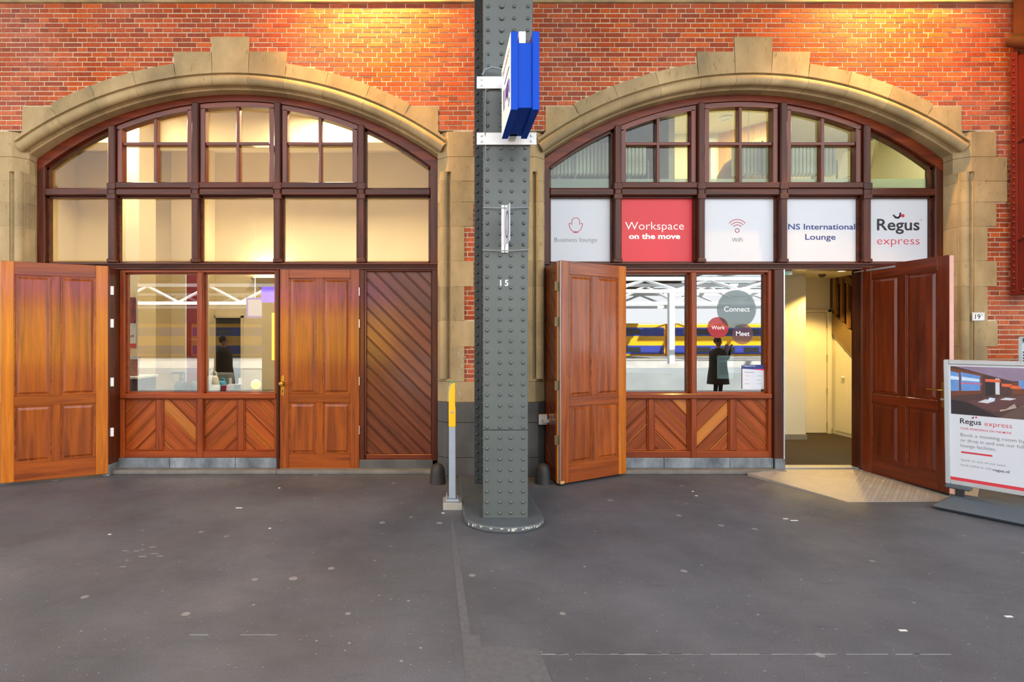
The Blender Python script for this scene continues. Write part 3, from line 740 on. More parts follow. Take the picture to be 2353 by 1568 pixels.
# outer shell that keeps the daylight out
sh = struct('wall_rear', 'rear wall and roof of the station building')
part('rear_wall', CREAM, sh, (-14, 16, 4.4, 4.7, 0, 10.5)); part('roof_slab', CREAM, sh, (-14, 16, .36, 4.7, 5.3, 5.5))
part('side_wall', CREAM, sh, (-14.2, -14, .0, 4.7, 0, 10.5)); part('side_wall', CREAM, sh, (16, 16.2, .0, 4.7, 0, 10.5))
# left lounge
L1 = struct('wall_inner', 'cream back wall of the lit room behind the left arch'); L1a = struct('wall_left', 'cream left wall of the lit room'); L1b = struct('wall_middle', 'cream wall between the two rooms'); L1c = struct('trim_6', 'ceiling and beam of the lit room'); L1d = struct('trim_7', 'carpet floor of the lit room')
part('back_wall', CREAM, L1, (-6.6, .3, 3.6, 3.75, 0, 5.2)); part('side_wall', CREAM, L1a, (-6.75, -6.6, .36, 3.75, 0, 5.2)); part('side_wall', CREAM, L1b, (.05, .2, .36, 3.75, 0, 5.2))
part('ceiling_board', CREAM, L1c, (-6.6, .2, .36, 3.75, 5.0, 5.2)); part('floor_board', CARPET, L1d, (-6.6, .2, .345, 3.75, -.1, .02))
TP = struct('trim_5', 'cream pillars inside the room behind the left arch')
part('pillar', CREAM, TP, (-4.55, -4.1, 2.9, 3.6, .02, 5.0), bevel=.004)
part('pillar', CREAM, TP, (-4.75, -4.30, 1.5, 1.95, .02, 5.0), bevel=.004)
part('ceiling_beam', CREAM, L1c, (-6.6, .05, 1.9, 2.25, 4.55, 5.0), bevel=.004)
part('doorway_dark_panel', plain('doorway_painted_dark', '#17110d', .8, .1), L1, (-4.08, -3.62, 3.585, 3.6, .02, 1.98))  # near-black panel stands for the doorway; its darkness is in the colour
part('door_lining', plain('cream_trim', '#d8c8a4', .6, .03), L1, (-4.12, -4.08, 3.56, 3.6, .02, 2.02), (-3.62, -3.58, 3.56, 3.6, .02, 2.02), (-4.12, -3.58, 3.56, 3.6, 1.98, 2.02))
WARM = (1.0, .74, .42)
# wedge-shaped uplights on the back wall
UPL = plain('lamp_glow', '#ffe6b0', .5, .01, emit=9)
for i, (x, z) in enumerate(((-3.10, 2.52),)):
    u = thing('wall_uplight', 'wedge-shaped cream uplight glowing on the back wall of the lit room', 'lamp', (x, 3.6, z))
    m = MB(); m.loft([[(-.19, -.02, .0), (.19, -.02, .0), (.19, -.005, .0), (-.19, -.005, .0)], [(-.28, -.22, .17), (.28, -.22, .17), (.28, -.005, .17), (-.28, -.005, .17)]]); m.build('shade', CREAM, u)
    part('glow_plate', UPL, u, (-.24, .24, -.19, -.02, .172, .178))
    lamp('uplight', 'AREA', (0, -.12, .22), 15, WARM, u, shape='RECTANGLE', size=.45, size_y=.15).rotation_euler = (R(180), 0, 0)
for i, x in enumerate((-4.6, -1.6)):  # ceiling lights added to brighten the room, out of view
    c = thing('added_ceiling_light', 'unseen square ceiling light added in the cream room, %s' % ('near its left pillar' if i == 0 else 'towards the iron column'), 'lamp', (x, 1.2, 5.0))
    part('housing', STEELW, c, (-.3, .3, -.3, .3, -.06, 0), bevel=.006); part('diffuser', UPL, c, (-.27, .27, -.27, .27, -.068, -.06))
    lamp('downlight', 'AREA', (0, 0, -.08), 100, (1, .80, .54), c, shape='SQUARE', size=.5)
# right lounge, ground floor
L2 = struct('wall_right', 'walls of the rooms behind the right arch')
part('back_wall', TAUPE, L2, (.5, 4.0, 3.0, 3.15, 0, 2.6)); part('side_wall', TAUPE, L2, (.5, .65, .36, 3.0, 0, 2.6)); part('side_wall', TAUPE, L2, (3.92, 4.06, .32, 3.0, 0, 2.6))
part('floor_board', CARPET, L2, (.5, 7.4, .32, 4.3, -.1, .02)); part('storey_slab', IVORY, L2, (.5, 7.4, .31, 4.3, 2.6, 2.78))
# hall behind the open door
part('hall_wall', IVORY, L2, (4.06, 5.72, 2.19, 2.75, .02, 2.6), bevel=.004); part('hall_back', IVORY, L2, (5.72, 6.60, 2.75, 2.9, .02, 2.6))
part('skirting', plain('skirting_grey', '#8b8272', .6, .05), L2, (4.06, 5.73, 2.175, 2.19, .02, .10), (6.44, 6.54, 2.735, 2.75, .02, .10))
part('stair_wall', DARKW, L2, (7.30, 7.42, .31, 4.3, 0, 5.2)); part('stair_back', DARKW, L2, (6.54, 7.35, 4.05, 4.2, 0, 2.6))
m = MB(); sl = .868
m.prismx([(.72, .02), (2.75, .02), (2.75, 1.244 + .56*sl), (2.19, 1.244), (.757, .02)], 6.54, 6.62); m.build('cupboard_front', IVORY, L2)
for y0, y1 in ((2.28, 2.46), (2.47, 2.66)):
    z0, z1 = .08, 1.244 + (y0 - 2.19)*sl - .06
    m = MB(); m.prismx([(y0, z0), (y1, z0), (y1, z1 + (y1 - y0)*sl), (y0, z1)], 6.528, 6.54); cd = m.build('cupboard_door', IVORY, L2, bevel=.002)
    q = MB(); q.sph((6.508, (2.45 if y0 < 2.4 else 2.485), .967), .016); q.build('knob', STEELW, cd, smooth=60)
sd = obj('white_door', None, L2)
part('leaf', IVORY, sd, (6.0, 6.43, 2.72, 2.75, .03, 2.03), bevel=.003); part('lining', IVORY, sd, (6.44, 6.50, 2.70, 2.75, .02, 2.08), (5.8, 6.50, 2.70, 2.75, 2.035, 2.08), bevel=.003)
for py in (747, 822, 900, 978): z = ZP(py, 8.82); part('hinge', STEEL, sd, (6.425, 6.445, 2.71, 2.722, z - .05, z + .05))
STR = plain('stringer_brown', '#7a6238', .5, .08, 4)
m = MB(); m.prismx([(.9, 1.25 - 1.29*sl), (3.6, 1.25 + 1.41*sl), (3.6, 1.60 + 1.41*sl), (.9, 1.60 - 1.29*sl)], 6.50, 6.54); st = m.build('stair_stringer', STR, L2)
BAL = wood('baluster_wood', '#5c3d1c', '#7a5426', '#8e6632', 'z', .35, .4)
for i in range(15):
    y = 1.2 + i*.13; z = 1.60 + (y - 2.19)*sl; part('baluster', BAL, L2, (6.505, 6.545, y - .022, y + .022, z, z + .80))
m = MB(); m.prismx([(.9, 2.35 - 1.29*sl), (3.6, 2.35 + 1.41*sl), (3.6, 2.46 + 1.41*sl), (.9, 2.46 - 1.29*sl)], 6.49, 6.555); m.build('handrail', BAL, L2)
for i in range(12): y = .9 + i*.2; z = 1.45 + (y - 2.19)*sl; part('stair_step', BAL, L2, (6.56, 7.3, y, y + .24, z - .05, z))
part('newel_board', plain('newel_dark', '#2b1d12', .5, .1), L2, (5.97, 6.18, 1.45, 1.50, .02, ZP(853, 7.56)))
# smoke detector and downlight of the hall
sdt = thing('smoke_detector', 'small dark smoke detector on the hall ceiling above the doorway', 'detector', (5.98, 2.2, 2.6))
m = MB(); m.lathe([(.05, 0), (.05, -.02), (.03, -.045), (.001, -.045)], (0, 0, 0), 14); m.build('housing', plain('detector_grey', '#6a6455', .5, .05), sdt, smooth=40)
dl = thing('hall_downlight', 'round recessed downlight in the yellow-lit hall ceiling', 'lamp', (5.95, 1.75, 2.6))
m = MB(); m.lathe([(.07, 0), (.07, -.012), (.05, -.012), (.05, -.004), (.001, -.004)], (0, 0, 0), 18); m.build('ring', STEELW, dl, smooth=40)
m = MB(); m.lathe([(.045, -.005), (.045, -.007), (.001, -.007)], (0, 0, 0), 14); m.build('bulb', UPL, dl)
lamp('hall_spot', 'SPOT', (0, 0, -.03), 170, (1, .66, .20), dl, spot_size=R(118), spot_blend=.35, shadow_soft_size=.05)
dl2 = thing('hall_downlight', 'round recessed downlight just inside the entrance door', 'lamp', (4.75, 1.0, 2.6))
m = MB(); m.lathe([(.07, 0), (.07, -.012), (.05, -.012), (.05, -.004), (.001, -.004)], (0, 0, 0), 18); m.build('ring', STEELW, dl2, smooth=40)
m = MB(); m.lathe([(.045, -.005), (.045, -.007), (.001, -.007)], (0, 0, 0), 14); m.build('bulb', UPL, dl2)
lamp('hall_spot', 'SPOT', (0, 0, -.03), 40, (1, .80, .45), dl2, spot_size=R(120), spot_blend=.5, shadow_soft_size=.05)
ex = thing('exit_sign', 'green and white emergency sign at the top of the doorway', 'sign', (4.17, .34, 2.36))
part('housing', STEELW, ex, (-.10, .11, 0, .05, .0, .04)); part('face', plain('exit_green', '#1e9a6a', .4, .02, emit=.6), ex, (-.098, .06, -.004, 0, .002, .02))
# right lounge, upper floor
part('upper_back', IVORY, L2, (3.0, 4.57, 2.6, 2.75, 2.78, 5.1)); part('upper_back', GREENG, L2, (.5, 3.0, 2.2, 2.35, 2.78, 5.1)); part('upper_back', IVORY, L2, (5.0, 7.35, 3.0, 3.15, 2.78, 5.1))
part('upper_partition', IVORY, L2, (3.02, 3.10, .9, 2.6, 2.78, 5.1)); part('upper_ceiling', IVORY, L2, (.5, 7.4, .36, 3.2, 4.95, 5.1)); part('upper_side', IVORY, L2, (7.25, 7.30, .36, 3.2, 2.78, 5.1)); part('upper_side', GREENG, L2, (.5, .6, .36, 3.2, 2.78, 5.1))
m = MB(); m.prismz([(4.57, 2.6), (5.05, 2.1), (5.12, 2.16), (4.63, 2.7)], 2.78, 4.95); op = m.build('oak_partition', OAKP, L2)
m = MB(); m.prismz([(4.72, 2.43), (4.98, 2.16), (4.985, 2.165), (4.725, 2.44)], 2.78, 4.55); m.build('doorway_panel', IVORY, op)
part('hatch_frame', STEELW, L2, (4.05, 4.50, 2.55, 2.6, 4.78, 4.86), (4.42, 4.50, 2.55, 2.6, 3.9, 4.8)); part('hatch', TAUPE, L2, (4.22, 4.42, 2.57, 2.6, 3.95, 4.78))
# landing balustrade at the right
m = MB(); m.prismz([(5.6, 2.0), (7.2, 1.15), (7.2, 1.25), (5.6, 2.1)], 3.60, 3.74); m.build('landing_rail', STEELW, L2)
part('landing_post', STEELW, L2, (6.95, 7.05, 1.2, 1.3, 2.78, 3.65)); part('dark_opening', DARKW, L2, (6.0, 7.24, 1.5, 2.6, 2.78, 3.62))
FROST = film('frosted_foil', '#c3d2c8', .8)
for i, (a, b_) in enumerate(((-2.29, -1.53), (-1.44, -.54), (-.45, .445), (.53, 1.43), (1.52, 2.29))):
    m = MB(); m.flat([(a, 3.37), (b_, 3.37), (b_, 3.515), (a, 3.515)], .262); m.build('frosted_strip', FROST, W2)
RADM = plain('radiator_paint', '#c6ccb8', .45, .03)
fin = MB(); fin.loft([[(-.018, -.055, z), (.018, -.055, z), (.018, .055, z), (-.018, .055, z)] if 0 < i < 3 else [(-.010, -.035, z), (.010, -.035, z), (.010, .035, z), (-.010, .035, z)] for i, z in enumerate((0, .03, .40, .43))])
FINM = fin.mesh('section', RADM, bevel=.006)
for i, (x0, nf, lb) in enumerate(((1.40, 26, 'long pale column radiator behind the upper left panes of the right arch'), (3.74, 27, 'pale column radiator behind the middle casements of the right arch'))):
    rd = thing('radiator', lb, 'radiator', (x0, .62, 3.64), 0, 'upstairs radiators')
    for k in range(nf): obj('section', FINM, rd, (k*.047, 0, 0))
    part('header', RADM, rd, (-.01, nf*.047 - .03, -.02, .02, .03, .07), (-.01, nf*.047 - .03, -.02, .02, .36, .40))
    PIP = plain('pipe_grey', '#7c8a88', .4, .05)
    m = MB(); m.tube([(.30, -.075, -.85), (.30, -.075, .42)], .011, 8); m.build('pipe', PIP, rd, smooth=40); m = MB(); m.tube([(nf*.047 + .02, 0, -.85), (nf*.047 + .02, 0, .2), (nf*.047 - .05, 0, .2)], .011, 8); m.build('pipe', PIP, rd, smooth=40)
    part('bracket', PIP, rd, (.1, .13, .03, .06, -.86, .3)); part('bracket', PIP, rd, (1.0, 1.03, .03, .06, -.86, .3))
rl = thing('ceiling_ring_light', 'small round ring lamp on the upstairs ceiling of the right arch', 'lamp', (4.34, 1.96, 4.95))
m = MB(); m.lathe([(.10, 0), (.10, -.02), (.07, -.02), (.065, -.008), (.001, -.008)], (0, 0, 0), 24); m.build('ring', STEELW, rl, smooth=40)
lamp('ring_lamp', 'AREA', (0, -.3, -.03), 34, (1, .86, .52), rl, shape='DISK', size=.5)
rl2 = thing('ceiling_ring_light', 'ceiling lamp above the landing behind the rightmost pane', 'lamp', (6.3, 1.2, 4.95))
m = MB(); m.lathe([(.10, 0), (.10, -.02), (.07, -.02), (.065, -.008), (.001, -.008)], (0, 0, 0), 24); m.build('ring', STEELW, rl2, smooth=40)
lamp('ring_lamp', 'AREA', (0, 0, -.03), 34, (1, .90, .64), rl2, shape='DISK', size=.5)
pd = thing('pendant_lamp', 'large brown dome pendant with red edge light behind the middle casement', 'lamp', (4.22, 1.15, 3.72))
m = MB(); m.lathe([(.40, 0), (.405, .02), (.38, .14), (.31, .27), (.18, .37), (.03, .41), (.001, .41)], (0, 0, 0), 32); m.build('dome', plain('dome_brown', '#8a6a36', .5, .06, 30), pd, smooth=50)
m = MB(); m.tube([(.38*math.cos(R(a)), .38*math.sin(R(a)), .02) for a in range(180, 265, 8)], .008, 6); m.build('edge_light', plain('red_glow', '#ff3050', .4, .01, emit=2), pd)
m = MB(); m.tube([(0, 0, .41), (0, 0, 1.23)], .006, 6); m.build('cord', STEELW, pd)
ta = thing('display_screen', 'flat screen tilted forward on a black wall arm upstairs', 'screen', (5.86, 1.35, 4.08))
m = MB(); m.box(-.02, .02, -.3, .3, -.2, .22); m.xf(Matrix.Rotation(R(14), 4, 'Y')); m.build('panel', plain('screen_edge', '#b7b7a8', .4, .03), ta, bevel=.005)
part('arm', BLACK, ta, (.03, .14, -.06, .06, -.06, .10), (.12, .2, -.03, .03, .02, .06), bevel=.01); part('pole', BLACK, ta, (.17, .21, -.02, .02, .02, .86))

# ================================================================== THE STATION BEHIND THE CAMERA (seen in the glass)
ROOFM = plain('roof_boards', '#4d3b2c', .7, .12, 2)
CONCW = plain('pale_concrete', '#b9bab6', .8, .12, 1.5); CONCG = plain('grey_concrete', '#8e9698', .8, .15, 1.2)
BALL = plain('ballast', '#6e675f', .95, .3, 12)
can = struct('ceiling', 'unseen brown boarded canopy added above the wall to shape the daylight')  # canopy added out of view so daylight comes mainly from the front
part('added_canopy_board', ROOFM, can, (-60, 60, -5.2, .0, 7.2, 7.35))
for x in range(-24, 30, 6): part('added_canopy_beam', IRONB, can, (x - .12, x + .12, -5.2, -.02, 6.95, 7.2))
hall = struct('trim_2', 'brown boarded train shed roof over the far platforms')
part('shed_board', ROOFM, hall, (-70, 24, -72, -34, 7.6, 7.8))
for y in range(-70, -34, 8): part('shed_beam', ROOFM, hall, (-70, 24, y - .1, y + .1, 7.3, 7.6))
part('backdrop_wall', plain('backdrop_facade', '#b5a88c', .8, .1, 1), hall, (-70, 24, -72.5, -72, -1, 7.6))  # backdrop wall added to close the bright sky gap in reflections
yard = struct('trim_3', 'track beds and opposite platforms')
part('track_bed', BALL, yard, (-80, 90, -19.4, -10, -1.3, -1.0)); part('track_bed', BALL, yard, (-80, 90, -35, -24.3, -1.3, -1.0)); part('track_bed', BALL, yard, (-80, 90, -75, -50, -1.3, -1.0))
part('platform', CONCG, yard, (-80, 90, -24.3, -19.4, -1.2, 0)); part('platform', CONCW, yard, (-80, 90, -50, -35, -1.2, 0)); part('near_edge', CONCW, yard, (-60, 60, -10.2, -10, -1.0, .002)); part('white_line', WHT, yard, (-60, 60, -9.6, -9.5, 0, .003))
for y in (-11.6, -13.0, -15.9, -17.3, -26, -27.4, -31, -32.4): part('rail', STEEL, yard, (-80, 90, y - .04, y + .04, -1.0, -.86))
# white lattice girders
TRUS = plain('white_girder', '#e4e8ea', .5, .04)
def girder(y, z0, z1, x0, x1, st, label):
    g = thing('lattice_girder', label, 'girder', ((x0 + x1)/2, y, z0), 0, 'station roof girders'); cx = (x0 + x1)/2
    part('chord', TRUS, g, (x0 - cx, x1 - cx, -.12, .12, 0, .25)); part('chord', TRUS, g, (x0 - cx, x1 - cx, -.12, .12, z1 - z0 - .25, z1 - z0))
    x = x0 - cx; i = 0
    while x + st <= x1 - cx + .01:
        m = MB(); a, b_ = ((x, .2), (x + st, z1 - z0 - .2)) if i % 2 == 0 else ((x, z1 - z0 - .2), (x + st, .2))
        m.tube([(a[0], 0, a[1]), (b_[0], 0, b_[1])], .11, 4); m.build('brace', TRUS, g); x += st; i += 1
    for xx in (x0 - cx + 4, 0, x1 - cx - 4):
        part('column', TRUS, g, (xx - .18, xx + .18, -.18, .18, -z0, 0))
girder(-36, 4.5, 6.2, -46, 54, 2.5, 'white lattice roof girder above the middle platform, mirrored in the glass')
girder(-22.5, 5.6, 7.4, 6, 60, 3, 'white lattice roof girder over the nearest opposite platform, mirrored in the glass')
girder(-49, 5.0, 6.6, -60, 70, 3, 'white lattice roof girder beside the yellow train, mirrored in the glass')
girder(-30, 4.9, 6.0, 12, 62, 2.2, 'thin white lattice roof girder between the middle tracks, mirrored in the glass')
GLZ = plain('roof_glazing', '#9fb4c4', .6, .08, 1)
gr_ = struct('trim_4', 'grey-blue glazed roof strips over the open tracks')
for y in range(-70, -24, 3): part('roof_strip', GLZ, gr_, (25, 90, y, y + 1.5, 8.2, 8.3))
for x in range(28, 80, 7): part('roof_rib', TRUS, gr_, (x, x + .35, -70, -24, 7.9, 8.2))
# double-deck train
TY = plain('train_yellow', '#f4b400', .35, .02); TB = plain('train_blue', '#2f3f9c', .35, .02); TW = plain('train_glass', '#23262c', .2, .05); TG = plain('train_grey', '#5a5c60', .6, .05)
def coach(x, label):
    t = thing('train_coach', label, 'train', (x, -52, -1.0), 0, 'coaches of the yellow train'); L_ = 26
    part('body', TY, t, (-L_/2, L_/2, -2.8, 0, .9, 4.55), bevel=.15, seg=2)
    part('blue_band', TB, t, (-L_/2 + .2, L_/2 - .2, 0, .02, 1.15, 2.1)); part('blue_band', TB, t, (-L_/2 + .2, L_/2 - .2, 0, .02, 3.15, 4.1)); part('underframe', TG, t, (-L_/2 + .5, L_/2 - .5, -2.6, -.1, .35, .9))
    part('bogie', BLACK, t, (-L_/2 + 2, -L_/2 + 5, -2.4, -.3, .05, .7)); part('bogie', BLACK, t, (L_/2 - 5, L_/2 - 2, -2.4, -.3, .05, .7))
    wm = MB(); wm.box(-.85, .85, 0, .03, 0, .55); wme = wm.mesh('window', TW, bevel=.02)
    for i in range(8):
        for z in (1.35, 3.35): obj('window', wme, t, (-L_/2 + 3.6 + i*2.68, .02, z))
    text('number', '2', WHT, t, -L_/2 + 1.6, 3.45, .05, cap=.5, rot=(0, 0, R(180)))
for i, x in enumerate((-41, -14.5, 12, 38.5)): coach(x, 'yellow and blue double-deck coach mirrored in the glass, %s' % ('farthest left', 'second from left', 'third from left', 'farthest right')[i])
# yellow information kiosk behind the photographer, glow boosted so the varnish reflects it
kk = thing('information_kiosk', 'yellow timetable kiosk with violet header mirrored in the closed left door', 'kiosk', (-2.93, -7.3, 0))
part('board', plain('kiosk_yellow_glow', '#f2b800', .4, .02, emit=8), kk, (-1.46, 1.7, -.1, .1, 1.06, 2.30), bevel=.01)
part('header', plain('kiosk_violet_glow', '#4a2bd0', .4, .02, emit=6.5), kk, (-1.74, 1.7, -.1, .1, 2.58, 2.98), bevel=.01)
part('frame', plain('kiosk_dark', '#22262c', .5, .05), kk, (-1.74, 1.74, -.14, -.1, .0, 3.0), bevel=.01)
part('pillar', plain('kiosk_pillar', '#1a1e24', .5, .05), kk, (-1.72, -1.47, -.1, .1, .0, 2.57), bevel=.01)
# hanging station clock and displays
ck = thing('station_clock', 'white round station clock hanging over the far platform', 'clock', (-7.2, -19.5, 3.1))
m = MB(); m.lathe([(.001, -.06), (.42, -.06), (.45, -.04), (.45, .04), (.42, .06), (.001, .06)], (0, 0, 0), 28, 'y'); m.build('case', STEELW, ck, smooth=40)
part('hand', BLACK, ck, (-.015, .015, .062, .066, 0, .33), (0, .22, .062, .066, -.012, .012)); m = MB(); m.tube([(0, 0, .44), (0, 0, 4.5)], .03, 8); m.build('rod', STEELW, ck)
ds = thing('departure_display', 'violet edged departure display hanging next to the station clock', 'display', (-8.6, -19.5, 2.7))
part('case', plain('display_violet', '#3b35a0', .4, .03), ds, (-.9, .9, -.12, .12, 0, 1.0), bevel=.02); part('screen', plain('display_screen', '#8a8ea0', .4, .03), ds, (-.8, .7, .12, .13, .1, .9))
m = MB(); m.tube([(-.5, 0, 1), (-.5, 0, 4.9)], .025, 6); m.tube([(.5, 0, 1), (.5, 0, 4.9)], .025, 6); m.build('rod', STEELW, ds)

# ================================================================== OBJECTS ON THE PLATFORM
# ---- riveted iron column
colm = thing('iron_column', 'grey-green riveted iron column with number 15 between the two arches', 'column', (.56, -1.05, 0))
OX, OY = .56, -1.05
def cp(*b_): return (b_[0]-OX, b_[1]-OX, b_[2]-OY, b_[3]-OY, b_[4], b_[5])
HT = 6.95
rr = lambda z: .749 + max(0, z - 2.2)*.0195                     # right edge of the front plate
m = MB()
sl_ = []
for a in range(180, 361, 12): sl_.append((.55 + .34*math.cos(R(a)) , -1.54 + .28*math.sin(R(a))))
m.prismz([(x - OX, y - OY) for x, y in sl_ + [(.89, -.16), (.21, -.16)]], 0, .05); base = m.build('base', IRONBASE, colm, bevel=.012, seg=2)
WORN = plain('worn_paint', '#b3b2aa', .8, .25, 30)
m = MB()
for a in range(200, 345, 5):
    if random.random() < .75:
        t, t2 = R(a), R(a + random.uniform(2, 5)); h = random.uniform(.01, .025); z = .045 - random.uniform(0, .012)
        q = [(.55 + .342*math.cos(u) - OX, -1.54 + .282*math.sin(u) - OY) for u in (t, t2)]
        m.add([(q[0][0], q[0][1], z - h), (q[1][0], q[1][1], z - h), (q[1][0], q[1][1], z), (q[0][0], q[0][1], z)], [(0,1,2,3)])
tag(m.build('worn_edge', WORN, base), kind='stuff')
m = MB(); m.prism([(.369 - OX, .05), (.749 - OX, .05), (.749 - OX, .795), (.369 - OX, .795)], -1.60 - OY, -1.575 - OY); m.build('lower_front_plate', IRON, colm, bevel=.003)
m = MB(); m.prism([(.369 - OX, .80), (.749 - OX, .80), (.749 - OX, 2.2), (rr(4.8) - OX, 4.8), (rr(4.8) - OX, HT), (.369 - OX, HT)], -1.60 - OY, -1.575 - OY); m.build('front_plate', IRON, colm, bevel=.003)
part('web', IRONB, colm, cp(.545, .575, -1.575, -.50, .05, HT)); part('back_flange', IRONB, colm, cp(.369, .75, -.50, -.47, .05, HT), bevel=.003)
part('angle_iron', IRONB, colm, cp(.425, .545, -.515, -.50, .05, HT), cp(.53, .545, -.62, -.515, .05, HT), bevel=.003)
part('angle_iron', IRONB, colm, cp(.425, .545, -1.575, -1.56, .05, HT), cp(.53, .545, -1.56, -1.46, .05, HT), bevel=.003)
rv = MB(); rv.lathe([(.0165, 0), (.0155, -.006), (.011, -.012), (.005, -.0145), (.0005, -.015)], (0, 0, 0), 10, 'y'); RVM = rv.mesh('rivet', IRON, smooth=60); RVB = rv.mesh('rivet', IRONB, smooth=60)
hx = MB(); hx.lathe([(.021, 0), (.021, -.013), (.018, -.017), (.0005, -.017)], (0, 0, 0), 6, 'y'); HXM = hx.mesh('bolt', IRON)
zr = .098; rows_ = []
while zr < 4.46: rows_.append(zr); zr += .0909 if zr < 3.2 else .101
for j, z in enumerate(rows_):
    e = rr(z) - .749
    for k, x in enumerate((.403, .511, .603, .708)):
        big = (k == 1 and z > 4.05)
        obj('bolt' if big else 'rivet', HXM if big else RVM, colm, (x + e*(.2, .4, .7, 1)[k] - OX, -1.60 - OY, z))
z = .10
while z < 4.95:
    obj('rivet', RVB, colm, (.397 - OX, -.50 - OY, z)); obj('rivet', RVB, colm, (.455 - OX, -.515 - OY, z + .047)); z += .0945
NUM = plain('stencil_white', '#e8e8e6', .7, .04)
text('numeral', '1', NUM, colm, XP(1150.5, 4.5) - OX, ZP(657, 4.5), -1.6012 - OY, cap=.052, off=.02); text('numeral', '5', NUM, colm, XP(1164, 4.5) - OX, ZP(657, 4.5), -1.6012 - OY, cap=.052, off=.02)
m = MB(); m.tube([(.40 - OX, -1.60 - OY, 4.0), (.385 - OX, -1.62 - OY, 3.55), (.385 - OX, -1.62 - OY, 3.30), (.40 - OX, -1.58 - OY, 2.9)], .008, 6); m.build('cable', plain('grey_cable', '#5e6a72', .5, .05), colm, smooth=60)

# ---- blue lightbox sign projecting from the column
bs = thing('station_sign', 'blue lightbox sign with white face clamped to the iron column', 'sign', (.61, -1.62, 3.2))
def bp(*b_): return (b_[0]-.61, b_[1]-.61, b_[2]+1.62, b_[3]+1.62, b_[4]-3.2, b_[5]-3.2)
yf, yb = 3.81 - DW, 4.36 - DW
part('side_panel', BLUE, bs, bp(.512, .562, yf, yb, 3.214, 3.777), bevel=.002)
part('side_panel', BLUE, bs, bp(.668, .717, yf, yb, 3.214, 3.777), bevel=.002)
part('core', BLUE, bs, bp(.562, .668, yf + .02, yb, 3.236, 3.705), bevel=.002)
part('mount_post', STEELW, bs, bp(.575, .625, yf + .04, yf + .10, 3.70, 3.80), bevel=.002); part('mount_post', STEELW, bs, bp(.575, .635, yb - .04, -1.60, 3.236, 3.40), bevel=.002)
FACE = plain('lightbox_white', '#f4f0e8', .4, .01, emit=.35)
fc = part('face', FACE, bs, bp(.510, .512, yf + .004, yb - .004, 3.22, 3.772))
PUR = plain('violet_print', '#3a2a9a', .5, .01)
m = MB(); X = .5092 - .61
def side(poly): return [(X, y + 1.62, z - 3.2) for y, z in poly]
def sidef(mm, poly): mm.add(side(poly), [tuple(range(len(poly)))])
sidef(m, [(yf + .10, 3.40), (yf + .30, 3.40), (yf + .30, 3.50), (yf + .10, 3.50)]); sidef(m, [(yf + .14, 3.33), (yf + .2, 3.40), (yf + .12, 3.40)])
sidef(m, [(yf + .36, 3.38), (yf + .42, 3.38), (yf + .42, 3.54), (yf + .36, 3.54)]); m.build('pictogram', PUR, fc)
text('pictogram_letter', '?', WHT, fc, X - .0006, 3.42 - 3.2, yf + .20 + 1.62, cap=.06, rot=(0, 0, R(-90)))
text('lettering', 'Information', DKT, fc, X - .0006, 3.66 - 3.2, yf + .26 + 1.62, width=.40, rot=(0, 0, R(-90)))
m = MB()
for y0, z0, y1, z1 in ((yf + .06, 3.33, yf + .10, 3.28), (yf + .05, 3.36, yf + .05, 3.46), (yf + .34, 3.56, yf + .07, 3.56)):
    m.tube([(X, y0 + 1.62, z0 - 3.2), (X, y1 + 1.62, z1 - 3.2)], .004, 4)
tag(m.build('print_lines', PUR, fc), kind='stuff')
for z0, z1, x1 in ((3.684, 3.786, .817), (3.21, 3.312, .817)):
    br = part('bracket', STEELW, bs, bp(.314, x1, -1.625, -1.617, z0, z1), bevel=.002)
    bt = MB(); bt.lathe([(.012, 0), (.010, -.008), (.001, -.010)], (0, 0, 0), 8, 'y'); btm = bt.mesh('bolt', STEEL, smooth=50)
    for x in (.355, .775):
        for z in (z0 + .028, z0 + .076): obj('bolt', btm, br, (x - .61, -1.625 + 1.62, z - 3.2))
m = MB(); m.tube([(.36 - .61, -.02, 3.79 - 3.2), (.38 - .61, -.03, 3.83 - 3.2), (.44 - .61, -.04, 3.845 - 3.2), (.53 - .61, -.05, 3.82 - 3.2)], .009, 8); m.build('conduit', plain('conduit_grey', '#76848c', .5, .05), bs, smooth=60)

# ---- white blade sign strapped to the column
ps = thing('platform_sign', 'narrow white blade sign strapped to the iron column', 'sign', (.55, -1.61, 2.3))
part('mount_bar', STEELW, ps, (-.028, -.003, -.014, .009, 0, .40), bevel=.002); part('mount_bar', STEELW, ps, (.003, .030, -.014, .009, 0, .40), bevel=.002)
m = MB(); m.prismx([(-.012, .055), (-.34, .04), (-.34, .335), (-.012, .36)], -.002, .002); bl = m.build('blade', plain('blade_white', '#cdd3e2', .35, .03), ps)
m = MB()
for a in range(0, 350, 12): m.add([(-.0028, -.18 + r_*math.cos(R(t)), .20 + 1.1*r_*math.sin(R(t))) for r_, t in ((.085, a), (.10, a), (.10, a + 13), (.085, a + 13))], [(0, 1, 2, 3)])
m.add([(-.0028, y, z) for y, z in ((-.09, .13), (-.07, .11), (-.12, .165), (-.135, .155))], [(0, 1, 2, 3)]); m.build('pictogram', NAVYT, bl)
for i, z in enumerate((.018, .378)):
    m = MB(); m.tube([(.55 - .735, -.004, z + .004), (-.05, -.018, z - .002), (.05, -.018, z - .002), (.204, -.004, z + .006)], .0045, 6); m.build('strap', ZINC, ps, smooth=50)

